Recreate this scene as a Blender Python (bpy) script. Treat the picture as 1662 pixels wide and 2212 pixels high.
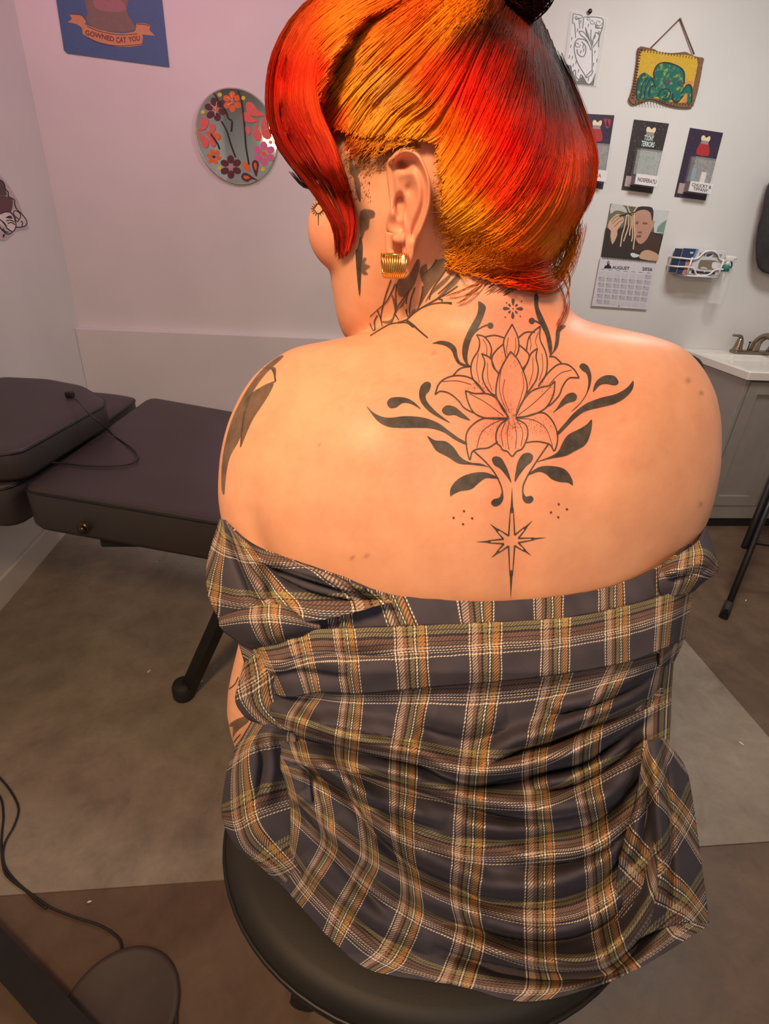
import bpy, bmesh, math, random
import numpy as np
from mathutils import Vector, Matrix
from mathutils.bvhtree import BVHTree

for _o in list(bpy.data.objects):
    bpy.data.objects.remove(_o, do_unlink=True)
SC = bpy.context.scene
COL = SC.collection
RNG = random.Random(7)
NPR = np.random.RandomState(7)

# ------------------------------------------------------------------ camera
W_PX, H_PX, F_PX = 1662.0, 2212.0, 1157.0
CAM_H = 1.35
def cam_axes(yaw, pit, rol):
    cy, sy, cp, sp = math.cos(yaw), math.sin(yaw), math.cos(pit), math.sin(pit)
    f = np.array([sy*cp, cy*cp, -sp]); r = np.array([cy, -sy, 0.0]); d = np.cross(f, r)
    c, s = math.cos(rol), math.sin(rol)
    return c*r + s*d, -s*r + c*d, f
C_R, C_D, C_F = cam_axes(*np.radians([7.3, 27.8, -3.7]))
cam_data = bpy.data.cameras.new('camera')
cam_data.sensor_fit = 'HORIZONTAL'; cam_data.sensor_width = 36.0
cam_data.lens = 36.0*F_PX/W_PX
cam_data.clip_start = 0.02
cam = bpy.data.objects.new('camera', cam_data); COL.objects.link(cam)
m = Matrix.Identity(4)
for i in range(3):
    m[i][0] = C_R[i]; m[i][1] = -C_D[i]; m[i][2] = -C_F[i]
m[2][3] = CAM_H
cam.matrix_world = m
SC.camera = cam

# ------------------------------------------------------------------ world, lights, exposure
SC.view_settings.view_transform = 'Standard'
SC.view_settings.look = 'None'
SC.view_settings.gamma = 1.0
SC.view_settings.use_curve_mapping = False
SC.view_settings.exposure = 0.18
world = bpy.data.worlds.new('world'); SC.world = world
world.use_nodes = True
world.node_tree.nodes['Background'].inputs[0].default_value = (0.9, 0.93, 1.0, 1)
world.node_tree.nodes['Background'].inputs[1].default_value = 0.06

def area_light(name, loc, target, size, power, color, size_y=None, spread=None):
    l = bpy.data.lights.new(name, 'AREA'); l.energy = power; l.color = color
    l.shape = 'RECTANGLE' if size_y else 'DISK'
    l.size = size
    if size_y: l.size_y = size_y
    if spread: l.spread = math.radians(spread)
    o = bpy.data.objects.new(name, l); COL.objects.link(o)
    o.location = loc
    o.rotation_euler = (Vector(target)-Vector(loc)).to_track_quat('-Z', 'Y').to_euler()
    return o
area_light('ceiling_lamp_light', (1.55, 1.75, 2.66), (1.55, 1.85, 0), 0.6, 25, (1.0, 0.97, 0.94), 0.4)
area_light('rear_ceiling_lamp_light', (0.5, -1.75, 2.66), (0.5, -2.0, 0), 1.2, 15, (1.0, 0.96, 0.92), 0.4)
area_light('studio_lamp_light', (-0.42, -0.22, 2.06), (0.04, 0.42, 1.12), 0.28, 17.5, (1.0, 0.63, 0.35))
area_light('pink_lamp_light', (-0.60, 1.75, 2.62), (-0.55, 2.93, 1.75), 0.35, 7.5, (1.0, 0.40, 0.62))

# ------------------------------------------------------------------ geometry helpers
def ray_np(px, py):
    return C_R*((px-W_PX/2)/F_PX) + C_D*((py-H_PX/2)/F_PX) + C_F
def P(px, py, d):
    """point of the place seen at photo pixel (px,py), d metres deep along the optical axis"""
    r = ray_np(px, py)*d
    return np.array([r[0], r[1], CAM_H+r[2]])
def on_z(px, py, z):
    r = ray_np(px, py); t = (z-CAM_H)/r[2]
    return np.array([r[0]*t, r[1]*t, z])
def on_y(px, py, y):
    r = ray_np(px, py); t = y/r[1]
    return np.array([r[0]*t, y, CAM_H+r[2]*t])
def on_x(px, py, x):
    r = ray_np(px, py); t = x/r[0]
    return np.array([x, r[1]*t, CAM_H+r[2]*t])
def to_px(p):
    q = np.asarray(p, float)-np.array([0, 0, CAM_H])
    z = q@C_F
    return np.stack([W_PX/2+F_PX*(q@C_R)/z, H_PX/2+F_PX*(q@C_D)/z, z], -1)

def link(name, me, parent=None, mats=(), smooth=True):
    o = bpy.data.objects.new(name, me); COL.objects.link(o)
    for mm in (mats if isinstance(mats, (list, tuple)) else [mats]):
        me.materials.append(mm)
    if parent is not None: o.parent = parent
    if smooth and len(me.polygons):
        me.polygons.foreach_set('use_smooth', [True]*len(me.polygons))
    me.update()
    return o
def mesh(name, verts, faces, parent=None, mats=(), smooth=True, origin=None):
    me = bpy.data.meshes.new(name)
    v = np.asarray(verts, float)
    off = np.zeros(3) if origin is None else np.asarray(origin, float)
    me.from_pydata([tuple(x) for x in (v-off)], [], [tuple(int(i) for i in f) for f in faces])
    o = link(name, me, parent, mats, smooth)
    if origin is not None: o.location = off
    return o
def tag(o, label, cat, group=None):
    o['label'] = label; o['category'] = cat
    if group: o['group'] = group
    return o
def struct(o, label=None, cat=None):
    o['kind'] = 'structure'
    if label: o['label'] = label
    if cat: o['category'] = cat
    return o
def empty(name, loc=(0, 0, 0), rot=(0, 0, 0)):
    o = bpy.data.objects.new(name, None); COL.objects.link(o)
    o.location = loc; o.rotation_euler = rot; o.empty_display_size = 0.05
    return o

class MB:
    """collects shapes into one mesh"""
    def __init__(self): self.v = []; self.f = []; self.mi = []; self.cur = 0
    def add(self, v, f, mi=None):
        b = len(self.v); self.v += [tuple(map(float, x)) for x in v]
        self.f += [tuple(int(i)+b for i in q) for q in f]
        self.mi += [self.cur if mi is None else mi]*len(f)
        return self
    def box(self, lo, hi, mi=None):
        x0, y0, z0 = lo; x1, y1, z1 = hi
        v = [(x0,y0,z0),(x1,y0,z0),(x1,y1,z0),(x0,y1,z0),(x0,y0,z1),(x1,y0,z1),(x1,y1,z1),(x0,y1,z1)]
        return self.add(v, [(0,3,2,1),(4,5,6,7),(0,1,5,4),(1,2,6,5),(2,3,7,6),(3,0,4,7)], mi)
    def rbox(self, lo, hi, r, seg=3, mi=None):
        """box with rounded edges"""
        bm = bmesh.new(); bmesh.ops.create_cube(bm, size=1)
        lo = np.array(lo, float); hi = np.array(hi, float)
        for v in bm.verts: v.co = Vector((lo+hi)/2+np.array(v.co)*(hi-lo))
        bmesh.ops.bevel(bm, geom=list(bm.edges), offset=r, segments=seg, profile=0.5, affect='EDGES')
        bm.verts.index_update()
        self.add([v.co for v in bm.verts], [[v.index for v in f.verts] for f in bm.faces], mi); bm.free()
        return self
    def prism(self, poly, z0, z1, mi=None):
        """polygon in xy extruded in z"""
        n = len(poly)
        v = [(x, y, z0) for x, y in poly]+[(x, y, z1) for x, y in poly]
        f = [tuple(range(n))[::-1], tuple(range(n, 2*n))]+[(i, (i+1) % n, n+(i+1) % n, n+i) for i in range(n)]
        return self.add(v, f, mi)
    def tube(self, pts, r, n=8, caps=True, mi=None):
        v, f = tube_geo(pts, r, n, caps); return self.add(v, f, mi)
    def xf(self, fn):
        self.v = [tuple(fn(np.array(p))) for p in self.v]; return self
    def build(self, name, parent=None, mats=(), smooth=False, origin=None):
        o = mesh(name, self.v, self.f, parent, mats, smooth, origin)
        if isinstance(mats, (list, tuple)) and len(mats) > 1:
            o.data.polygons.foreach_set('material_index', self.mi)
        return o

def tube_geo(pts, r, n=8, caps=True):
    pts = [np.asarray(p, float) for p in pts]; N = len(pts)
    rs = [r]*N if np.isscalar(r) else list(r)
    T = [pts[min(i+1, N-1)]-pts[max(i-1, 0)] for i in range(N)]
    T = [t/(np.linalg.norm(t)+1e-12) for t in T]
    a = np.array([0, 0, 1.0]) if abs(T[0][2]) < 0.9 else np.array([1.0, 0, 0])
    u = np.cross(T[0], a); u /= np.linalg.norm(u)
    v = []; f = []
    for i in range(N):
        u = u-T[i]*(u@T[i]); u /= (np.linalg.norm(u)+1e-12); w = np.cross(T[i], u)
        for k in range(n):
            an = 2*math.pi*k/n
            v.append(pts[i]+rs[i]*(math.cos(an)*u+math.sin(an)*w))
    for i in range(N-1):
        for k in range(n):
            f.append((i*n+k, i*n+(k+1) % n, (i+1)*n+(k+1) % n, (i+1)*n+k))
    if caps:
        f.append(tuple(range(n))[::-1]); f.append(tuple((N-1)*n+k for k in range(n)))
    return v, f
def loft_geo(rings, caps=True, closed=True):
    n = len(rings[0]); v = []; f = []
    for r in rings: v += list(r)
    for i in range(len(rings)-1):
        for k in range(n if closed else n-1):
            f.append((i*n+k, i*n+(k+1) % n, (i+1)*n+(k+1) % n, (i+1)*n+k))
    if caps and closed:
        f.append(tuple(range(n))[::-1]); f.append(tuple((len(rings)-1)*n+k for k in range(n)))
    return v, f
def crom(pts, m):
    """catmull-rom through pts, m samples per span"""
    p = np.asarray(pts, float); n = len(p)
    q = np.vstack([2*p[0]-p[1], p, 2*p[-1]-p[-2]]); out = []
    for i in range(n-1):
        a, b, c, d = q[i], q[i+1], q[i+2], q[i+3]
        for t in np.linspace(0, 1, m, endpoint=False):
            out.append(0.5*((2*b)+(-a+c)*t+(2*a-5*b+4*c-d)*t*t+(-a+3*b-3*c+d)*t**3))
    out.append(p[-1]); return np.array(out)
def crom_closed(pts, m):
    p = np.asarray(pts, float); n = len(p); out = []
    for i in range(n):
        a, b, c, d = p[i-1], p[i], p[(i+1) % n], p[(i+2) % n]
        for t in np.linspace(0, 1, m, endpoint=False):
            out.append(0.5*((2*b)+(-a+c)*t+(2*a-5*b+4*c-d)*t*t+(-a+3*b-3*c+d)*t**3))
    return np.array(out)
def resample(table, key, xs):
    """smooth interpolation of rows of a table (first column = key)"""
    t = np.asarray(table, float)
    k = t[:, 0]; out = np.zeros((len(xs), t.shape[1]-1))
    dk = np.diff(k)
    for c in range(1, t.shape[1]):
        y = t[:, c]; s = np.diff(y)/dk
        g = np.zeros(len(k)); g[0] = s[0]; g[-1] = s[-1]
        for i in range(1, len(k)-1):
            g[i] = 0 if s[i-1]*s[i] <= 0 else 2*s[i-1]*s[i]/(s[i-1]+s[i])
        for j, x in enumerate(xs):
            i = int(np.clip(np.searchsorted(k, x)-1, 0, len(k)-2)); h = dk[i]; tt = (x-k[i])/h
            out[j, c-1] = ((1+2*tt)*(1-tt)**2*y[i]+tt*(1-tt)**2*h*g[i]+tt*tt*(3-2*tt)*y[i+1]+tt*tt*(tt-1)*h*g[i+1])
    return out
def ellipsoid_geo(c, rad, M=None, nu=24, nv=16):
    v = []; f = []
    for j in range(nv+1):
        ph = math.pi*j/nv
        for i in range(nu):
            th = 2*math.pi*i/nu
            p = np.array([math.sin(ph)*math.cos(th)*rad[0], math.sin(ph)*math.sin(th)*rad[1], math.cos(ph)*rad[2]])
            if M is not None: p = M@p
            v.append(np.asarray(c)+p)
    for j in range(nv):
        for i in range(nu):
            f.append((j*nu+i, (j+1)*nu+i, (j+1)*nu+(i+1) % nu, j*nu+(i+1) % nu))
    return v, f
def remesh(verts, faces, voxel, smooth_it=6, fac=0.5):
    me = bpy.data.meshes.new('tmp'); me.from_pydata([tuple(v) for v in verts], [], [tuple(f) for f in faces])
    bm = bmesh.new(); bm.from_mesh(me); bmesh.ops.recalc_face_normals(bm, faces=bm.faces); bm.to_mesh(me); bm.free()
    o = bpy.data.objects.new('tmp', me); COL.objects.link(o)
    md = o.modifiers.new('r', 'REMESH'); md.mode = 'VOXEL'; md.voxel_size = voxel
    if smooth_it:
        sm = o.modifiers.new('s', 'SMOOTH'); sm.factor = fac; sm.iterations = smooth_it
    dg = bpy.context.evaluated_depsgraph_get()
    ev = o.evaluated_get(dg); m2 = bpy.data.meshes.new_from_object(ev)
    bpy.data.objects.remove(o, do_unlink=True)
    return m2
def mesh_np(me):
    v = np.zeros(len(me.vertices)*3); me.vertices.foreach_get('co', v); return v.reshape(-1, 3)

# ------------------------------------------------------------------ materials
def srgb(r, g, b):
    def c(x):
        x /= 255.0
        return x/12.92 if x <= 0.04045 else ((x+0.055)/1.055)**2.4
    return (c(r), c(g), c(b), 1.0)
class NT:
    def __init__(self, name):
        self.m = bpy.data.materials.new(name); self.m.use_nodes = True
        self.t = self.m.node_tree; self.b = self.t.nodes['Principled BSDF']
    def n(self, typ, **kw):
        nd = self.t.nodes.new(typ)
        for k, v in kw.items(): setattr(nd, k, v)
        return nd
    def l(self, a, b): self.t.links.new(a, b)
    def math(self, op, a, b=None, c=None):
        nd = self.n('ShaderNodeMath', operation=op)
        for i, x in enumerate((a, b, c)):
            if x is None: continue
            if hasattr(x, 'is_linked'): self.l(x, nd.inputs[i])
            else: nd.inputs[i].default_value = x
        return nd.outputs[0]
    def mix(self, fac, a, b, blend='MIX'):
        nd = self.n('ShaderNodeMix', data_type='RGBA', blend_type=blend)
        for s, x in ((nd.inputs[0], fac), (nd.inputs[6], a), (nd.inputs[7], b)):
            if hasattr(x, 'is_linked'): self.l(x, s)
            else: s.default_value = x
        return nd.outputs[2]
    def ramp(self, fac, stops, interp='LINEAR'):
        nd = self.n('ShaderNodeValToRGB'); cr = nd.color_ramp; cr.interpolation = interp
        while len(cr.elements) < len(stops): cr.elements.new(0.5)
        for e, (p, c) in zip(cr.elements, stops): e.position = p; e.color = c
        self.l(fac, nd.inputs[0]); return nd.outputs[0]
    def noise(self, scale, detail=4, rough=0.5, vec=None, dist=0.0):
        nd = self.n('ShaderNodeTexNoise'); nd.inputs['Scale'].default_value = scale
        nd.inputs['Detail'].default_value = detail; nd.inputs['Roughness'].default_value = rough
        nd.inputs['Distortion'].default_value = dist
        if vec is None: vec = self.n('ShaderNodeTexCoord').outputs['Object']
        self.l(vec, nd.inputs['Vector']); return nd.outputs['Fac']
    def bump(self, h, strength=0.2, dist=0.002):
        nd = self.n('ShaderNodeBump'); nd.inputs['Strength'].default_value = strength
        nd.inputs['Distance'].default_value = dist
        self.l(h, nd.inputs['Height']); self.l(nd.outputs[0], self.b.inputs['Normal'])
    def set(self, **kw):
        for k, v in kw.items(): self.b.inputs[k.replace('_', ' ')].default_value = v
        return self
def scale_c(c, k): return (c[0]*k, c[1]*k, c[2]*k, 1)
def mat(name, col, rough=0.6, metal=0.0, var=0.12, nscale=30, bump=0.0, bscale=200, bdist=0.001, **kw):
    """procedural material: colour with noise variation and fine relief"""
    t = NT(name)
    f = t.noise(nscale, 4, 0.55)
    c = t.ramp(f, [(0.3, scale_c(col, 1-var)), (0.7, scale_c(col, 1+var))])
    t.l(c, t.b.inputs['Base Color'])
    t.b.inputs['Roughness'].default_value = rough; t.b.inputs['Metallic'].default_value = metal
    if bump: t.bump(t.noise(bscale, 3, 0.6), bump, bdist)
    t.set(**kw)
    return t.m
# ------------------------------------------------------------------ room shell
XL, XR, YB, YF, ZC = -1.22, 3.30, 2.93, -2.20, 2.72
t = NT('wall_paint')
f1 = t.noise(2.2, 3, 0.5); f2 = t.noise(90, 3, 0.6)
c = t.ramp(f1, [(0.3, srgb(207, 206, 203)), (0.7, srgb(217, 216, 213))])
t.l(c, t.b.inputs['Base Color']); t.set(Roughness=0.62); t.bump(f2, 0.12, 0.0015)
M_WALL = t.m
def concrete(name, lo, mid, hi, speck):
    t = NT(name)
    f1 = t.noise(2.4, 6, 0.65, dist=0.8); f2 = t.noise(11, 6, 0.7, dist=0.5); f3 = t.noise(85, 5, 0.7); f4 = t.noise(5.5, 4, .6)
    k = t.math('ADD', t.math('MULTIPLY', f1, .55), t.math('MULTIPLY', f2, .45))
    c = t.ramp(k, [(0.33, lo), (0.5, mid), (0.66, hi)])
    c = t.mix(t.math('MULTIPLY', f3, 0.42), c, speck)
    sp = t.ramp(f3, [(.70, (0, 0, 0, 1)), (.76, (1, 1, 1, 1))]); c = t.mix(t.math('MULTIPLY', sp, .25), c, scale_c(lo, .5))
    t.l(c, t.b.inputs['Base Color']); t.l(t.math('ADD', t.math('MULTIPLY', f4, .25), .38), t.b.inputs['Roughness']); t.bump(f3, 0.15, 0.001)
    return t.m
M_FLOOR = concrete('floor_brown_concrete', srgb(78, 60, 44), srgb(102, 80, 60), srgb(120, 96, 72), srgb(70, 56, 42))
M_FLOOR2 = concrete('floor_grey_concrete', srgb(116, 104, 90), srgb(146, 133, 115), srgb(166, 152, 132), srgb(104, 92, 78))
M_BASE = mat('painted_baseboard', srgb(214, 208, 198), 0.5, var=0.04, nscale=8)

fl = MB().box((XL-0.1, YF-0.1, -0.12), (XR+0.1, YB+0.1, 0.0)).build('floor', None, M_FLOOR)
struct(fl, 'brown stained concrete floor of the studio', 'floor')
fp = MB().box((XL, 0.722, 0.0), (1.40, YB, 0.003)).build('floor_coat', fl, M_FLOOR2)
wb = MB().box((XL-0.1, YB, 0), (XR+0.1, YB+0.1, ZC)).build('wall_back', None, M_WALL)
struct(wb, 'off-white back wall hung with pictures, packs and a calendar', 'wall')
# lower half of the back wall stands a little proud and forms a ledge
MB().rbox((XL, YB-0.055, 0.0), (0.95, YB+0.01, 0.834), 0.004, 2).build('wall_ledge', wb, M_WALL)
wl = MB().box((XL-0.1, YF-0.1, 0), (XL, YB, ZC)).build('wall_left', None, M_WALL)
struct(wl, 'off-white left wall behind the treatment bed', 'wall')
wr = MB().box((XR, YF-0.1, 0), (XR+0.1, YB, ZC)).build('wall_right', None, M_WALL)
struct(wr, 'off-white right wall outside the picture', 'wall')
wf = MB().box((XL, YF-0.1, 0), (XR, YF, ZC)).build('wall_front', None, M_WALL)
struct(wf, 'off-white wall behind the photographer', 'wall')
ce = MB().box((XL-0.1, YF-0.1, ZC), (XR+0.1, YB+0.1, ZC+0.1)).build('ceiling', None, M_WALL)
struct(ce, 'plain white ceiling', 'ceiling')
bl = MB().rbox((XL, YF, 0.0), (XL+0.016, YB-0.055, 0.105), 0.004, 2).build('baseboard_left', None, M_BASE)
struct(bl, 'pale painted baseboard along the left wall', 'baseboard')
bb = MB().rbox((XL+0.016, YB-0.072, 0.0), (0.95, YB-0.055, 0.105), 0.004, 2).build('baseboard_back', None, M_BASE)
struct(bb, 'pale painted baseboard below the ledge of the back wall', 'baseboard')
# ------------------------------------------------------------------ person: body
person = empty('person', (0.17, 0.42, 0.665))
PO = np.array([0.17, 0.42, 0.665])
tag(person, 'person seen from behind with fiery updo, bare tattooed back and lowered plaid shirt', 'person')
def pmesh(name, v, f, mats, parent=None, smooth=True):
    o = mesh(name, v, f, None, mats, smooth, None)
    o.parent = parent or person
    o.matrix_parent_inverse = Matrix.Identity(4) if parent else Matrix.Translation(-PO)
    return o

BV, BF = [], []
def badd(g):
    v, f = g; b = len(BV); BV.extend([np.asarray(x, float) for x in v]); BF.extend([tuple(i+b for i in q) for q in f])
# trunk with shoulders and upper arms: photo row, left/right outline, outline depth, back depth, chest depth
TR = [(640,1010,1165,.472,.452,.50),(655,962,1192,.470,.440,.505),(672,920,1214,.468,.432,.51),(690,872,1258,.466,.427,.52),(705,830,1318,.465,.424,.525),
 (722,775,1398,.463,.420,.53),(735,712,1440,.462,.417,.535),(750,640,1474,.462,.414,.545),(780,585,1508,.463,.409,.555),
 (815,545,1532,.465,.404,.565),(870,510,1553,.468,.397,.575),(935,485,1561,.471,.392,.58),(1000,473,1560,.475,.390,.585),
 (1060,470,1550,.478,.390,.585),(1110,475,1537,.482,.392,.585),(1160,490,1515,.487,.396,.585),(1220,515,1485,.492,.402,.585),
 (1300,555,1440,.50,.412,.585),(1380,600,1400,.51,.428,.585)]
ys = np.concatenate([np.linspace(640, 760, 26), np.linspace(768, 1380, 60)])
tab = resample(TR, 0, ys)
rings = []
NA = 120
def trunk_depth(y, x, d):
    """soft anatomy of the back: spine groove, shoulder blades, arm creases"""
    q = 0.0
    sx = 1107+ (y-900)*0.0
    k = np.clip((y-760)/150, 0, 1)
    q += 0.0045*k*math.exp(-((x-sx)/38)**2)
    q -= 0.006*math.exp(-((x-800)/120)**2-((y-930)/130)**2)
    q -= 0.005*math.exp(-((x-1380)/110)**2-((y-930)/130)**2)
    q += 0.004*math.exp(-((x-930)/70)**2-((y-1010)/120)**2)
    q += 0.004*math.exp(-((x-1265)/60)**2-((y-1010)/120)**2)
    # crease between left arm and back
    cx = 535+(y-1080)*0.28
    q += 0.010*math.exp(-((x-cx)/20)**2)*np.clip((y-1040)/70, 0, 1)
    cx = 1500-(y-1080)*0.3
    q += 0.002*math.exp(-((x-cx)/30)**2)*np.clip((y-1080)/60, 0, 1)
    return d+q
for y, (xl, xr, ds, db, df) in zip(ys, tab):
    r = []
    for k in range(NA):
        a = 2*math.pi*k/NA; c, s = math.cos(a), math.sin(a)
        u = math.copysign(abs(c)**0.85, c)
        x = (xl+xr)/2+(xr-xl)/2*u
        if s >= 0: d = ds-(ds-db)*abs(s)**0.95; d = trunk_depth(y, x, d)
        else: d = ds+(df-ds)*abs(s)**0.9
        r.append(P(x, y, d))
    rings.append(r)
badd(loft_geo(rings))
# waist and hips (under the shirt)
HR = [(0.66,.165,.455,.19,.135),(0.72,.165,.45,.212,.150),(0.80,.16,.45,.205,.145),(0.90,.155,.455,.185,.125),(1.0,.15,.46,.178,.118),(1.09,.15,.465,.182,.112)]
zz = np.linspace(.66, 1.09, 30); ht = resample(HR, 0, zz)
badd(loft_geo([[(cx+rx*math.cos(a), cy+ry*math.sin(a), z) for a in np.linspace(0, 2*math.pi, 64, endpoint=False)] for z, (cx, cy, rx, ry) in zip(zz, ht)]))
# head, built in its own frame: x right, y forward, z up, metres
HB, HP, HRL = math.radians(36), math.radians(4), math.radians(4)
F0 = np.array([-math.cos(HB), math.sin(HB), 0]); Zv = np.array([0, 0, 1.0])
HF = F0*math.cos(HP)-Zv*math.sin(HP); HU = F0*math.sin(HP)+Zv*math.cos(HP); HX = np.cross(HF, HU)
c_, s_ = math.cos(HRL), math.sin(HRL); HX, HU = c_*HX+s_*HU, -s_*HX+c_*HU
HM = np.stack([HX, HF, HU], 1); HS = 1.04
EAR_W = P(842, 462, .408)
HO = EAR_W-HM@(np.array([-.074, -.008, -.005])*HS)
def HW(p): return HO+HM@(np.asarray(p, float)*HS)
HT = [(-.118,.045,.066,.016),(-.112,.030,.078,.030),(-.100,.008,.084,.042),(-.085,-.015,.085,.053),(-.06,-.045,.086,.062),(-.03,-.076,.089,.069),
 (0,-.092,.087,.074),(.03,-.097,.091,.075),(.06,-.093,.087,.072),(.095,-.078,.068,.060),(.115,-.055,.045,.044),(.126,-.03,.018,.020)]
zz = np.linspace(-.118, .126, 60); ht = resample(HT, 0, zz); rings = []
for z, (yb, yf, hw) in zip(zz, ht):
    r = []
    for a in np.linspace(0, 2*math.pi, 72, endpoint=False):
        c, s = math.cos(a), math.sin(a)
        x = hw*math.copysign(abs(c)**0.9, c); y = (yb+yf)/2+(yf-yb)/2*math.copysign(abs(s)**0.9, s)
        for sg in (-1, 1):   # eye sockets
            y -= 0.008*math.exp(-((x-sg*.033)/.013)**2-((z-.004)/.010)**2)*(s > 0)
        y += 0.003*math.exp(-((z-.028)/.012)**2-(x/.05)**2)*(s > 0)
        y += 0.005*math.exp(-((z+.062)/.006)**2-(x/.02)**2)*(s > 0)+0.006*math.exp(-((z+.078)/.007)**2-(x/.018)**2)*(s > 0)
        r.append(HW((x, y, z)))
    rings.append(r)
badd(loft_geo(rings))
badd(loft_geo([[HW((rx*math.cos(a), yc+ry*math.sin(a), z)) for a in np.linspace(0, 2*math.pi, 20, endpoint=False)] for z, yc, rx, ry in
   [(.022,.084,.006,.008),(.008,.088,.007,.010),(-.008,.093,.009,.012),(-.022,.098,.013,.014),(-.030,.098,.016,.014),(-.036,.092,.012,.010)]]))
for sg in (-1, 1):
    badd(ellipsoid_geo(HW((sg*.040, .056, -.016)), (.030*HS, .032*HS, .034*HS), HM))
# neck
nk = [P(1085, 790, .490), P(1062, 715, .478), P(1035, 650, .468), HW((0, -.032, -.075)), HW((0, -.028, -.03))]
badd(tube_geo(crom(nk, 5), list(np.interp(np.linspace(0, 4, 21), range(5), [.075, .066, .060, .056, .055])), 40))
# arms below the sleeves
def arm(pts, rad):
    badd(tube_geo(crom(pts, 6), list(np.interp(np.linspace(0, len(pts)-1, (len(pts)-1)*6+1), range(len(pts)), rad)), 28))
L_EL, L_MID, L_WR = P(622, 1345, .500), P(578, 1530, .545), P(600, 1690, .605)
arm([P(620, 960, .485), P(590, 1120, .49), L_EL, L_MID, L_WR], [.036, .044, .043, .040, .028])
R_EL, R_MID, R_WR = P(1300, 1330, .51), P(1280, 1510, .56), P(1270, 1650, .61)
arm([P(1420, 960, .485), P(1400, 1120, .495), R_EL, R_MID, R_WR], [.036, .043, .040, .036, .028])
# hands resting on the thighs: palm and five bent fingers
def hand(wr, fwd, side, up):
    fwd = fwd/np.linalg.norm(fwd); up = up-fwd*(up@fwd); up /= np.linalg.norm(up); lat = np.cross(fwd, up)*side
    pc = wr+fwd*.045
    Mx = np.stack([lat, fwd, up], 1)
    badd(ellipsoid_geo(pc, (.040, .052, .016), Mx))
    for i, (o, ln) in enumerate(((-.027, .058), (-.009, .068), (.009, .072), (.026, .064))):
        b = pc+lat*o+fwd*.040
        pts = [b-fwd*.015, b+fwd*ln*.4+up*.004, b+fwd*ln*.75-up*.010, b+fwd*ln*.95-up*.026]
        badd(tube_geo(crom(pts, 3), [.0095]*3+[.009]*3+[.0085]*3+[.006], 12))
    b = pc+lat*.034-fwd*.018
    badd(tube_geo(crom([b-lat*.012, b+lat*.020+fwd*.022, b+lat*.027+fwd*.045-up*.006], 3), [.013, .012, .0115, .011, .0105, .010, .007], 12))
hand(L_WR, np.array([.25, .8, -.28]), 1, np.array([0, .3, 1.0]))
hand(R_WR, np.array([-.2, .8, -.28]), -1, np.array([0, .3, 1.0]))
bme = remesh(BV, BF, 0.0034, 7, 0.5)
bme.name = 'body'
# melt the joints of neck and shoulders together
bv = mesh_np(bme); q = to_px(bv)
ed = np.zeros(len(bme.edges)*2, int); bme.edges.foreach_get('vertices', ed); ed = ed.reshape(-1, 2)
deg = np.bincount(ed.ravel(), minlength=len(bv)).astype(float)[:, None]
wgt = np.exp(-((q[:, 0]-1080)/210)**2-((q[:, 1]-665)/75)**2)+0.8*np.exp(-((q[:, 0]-700)/140)**2-((q[:, 1]-640)/45)**2)*0
wgt += np.exp(-((q[:, 0]-540)/60)**2-((q[:, 1]-1000)/120)**2)*.6+np.exp(-((q[:, 0]-1490)/70)**2-((q[:, 1]-1000)/120)**2)*.6
wgt = np.clip(wgt, 0, 1)[:, None]*0.6
for _ in range(70):
    acc = np.zeros_like(bv); np.add.at(acc, ed[:, 0], bv[ed[:, 1]]); np.add.at(acc, ed[:, 1], bv[ed[:, 0]])
    bv = bv+wgt*(acc/deg-bv)
bme.vertices.foreach_set('co', bv.ravel()); bme.update()
# ------------------------------------------------------------------ skin, ear, face details
t = NT('skin')
at = t.n('ShaderNodeAttribute', attribute_name='flush')
f1 = t.noise(38, 4, 0.6); f2 = t.noise(420, 3, 0.6)
c = t.ramp(f1, [(0.3, srgb(222, 160, 126)), (0.7, srgb(232, 174, 138))])
sep = t.n('ShaderNodeSeparateColor'); t.l(at.outputs['Color'], sep.inputs[0])
c = t.mix(sep.outputs[0], c, srgb(232, 120, 104))
c = t.mix(sep.outputs[1], c, srgb(150, 112, 88))
t.l(c, t.b.inputs['Base Color'])
t.set(Roughness=0.47, Subsurface_Weight=0.12, Subsurface_Radius=(0.012, 0.005, 0.003), Subsurface_Scale=0.6)
t.b.inputs['Specular IOR Level'].default_value = 0.35
t.bump(f2, 0.10, 0.0006)
M_SKIN = t.m

# ear: height field over its outline, then lobe strands
def ec(x, y): return (600+x*.2166, 280+y*.2166)
outl = [(1090,330),(1140,262),(1200,205),(1280,178),(1360,196),(1424,255),(1482,370),(1520,500),(1530,620),(1520,760),(1482,900),(1435,1020),(1392,1120),(1364,1220),(1352,1300),(1312,1350),(1266,1332),(1244,1250),
        (1236,1140),(1205,1092),(1160,1075),(1085,1000),(1090,880),(1120,780),(1110,640),(1090,480)]
oc = crom_closed([ec(*p) for p in outl], 4); cen = np.array(ec(1290, 640))
NRr = 18
_b0 = BVHTree.FromPolygons([tuple(x) for x in bv], [tuple(p.vertices) for p in bme.polygons])
_A, _D = [], []
for _x in (820, 850, 880, 910, 935):
    for _y in (340, 400, 460, 520, 570):
        _h = _b0.ray_cast(Vector((0, 0, CAM_H)), Vector(ray_np(_x, _y)).normalized())[0]
        if _h is not None: _A.append((1, _x-870, _y-450)); _D.append((np.array(_h)-np.array([0, 0, CAM_H]))@C_F)
_pl = np.linalg.lstsq(np.array(_A), np.array(_D), rcond=None)[0]
def ear_plane(x, y): return _pl[0]+_pl[1]*(x-870)+_pl[2]*(y-450)
ev, ef = [], []
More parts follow.
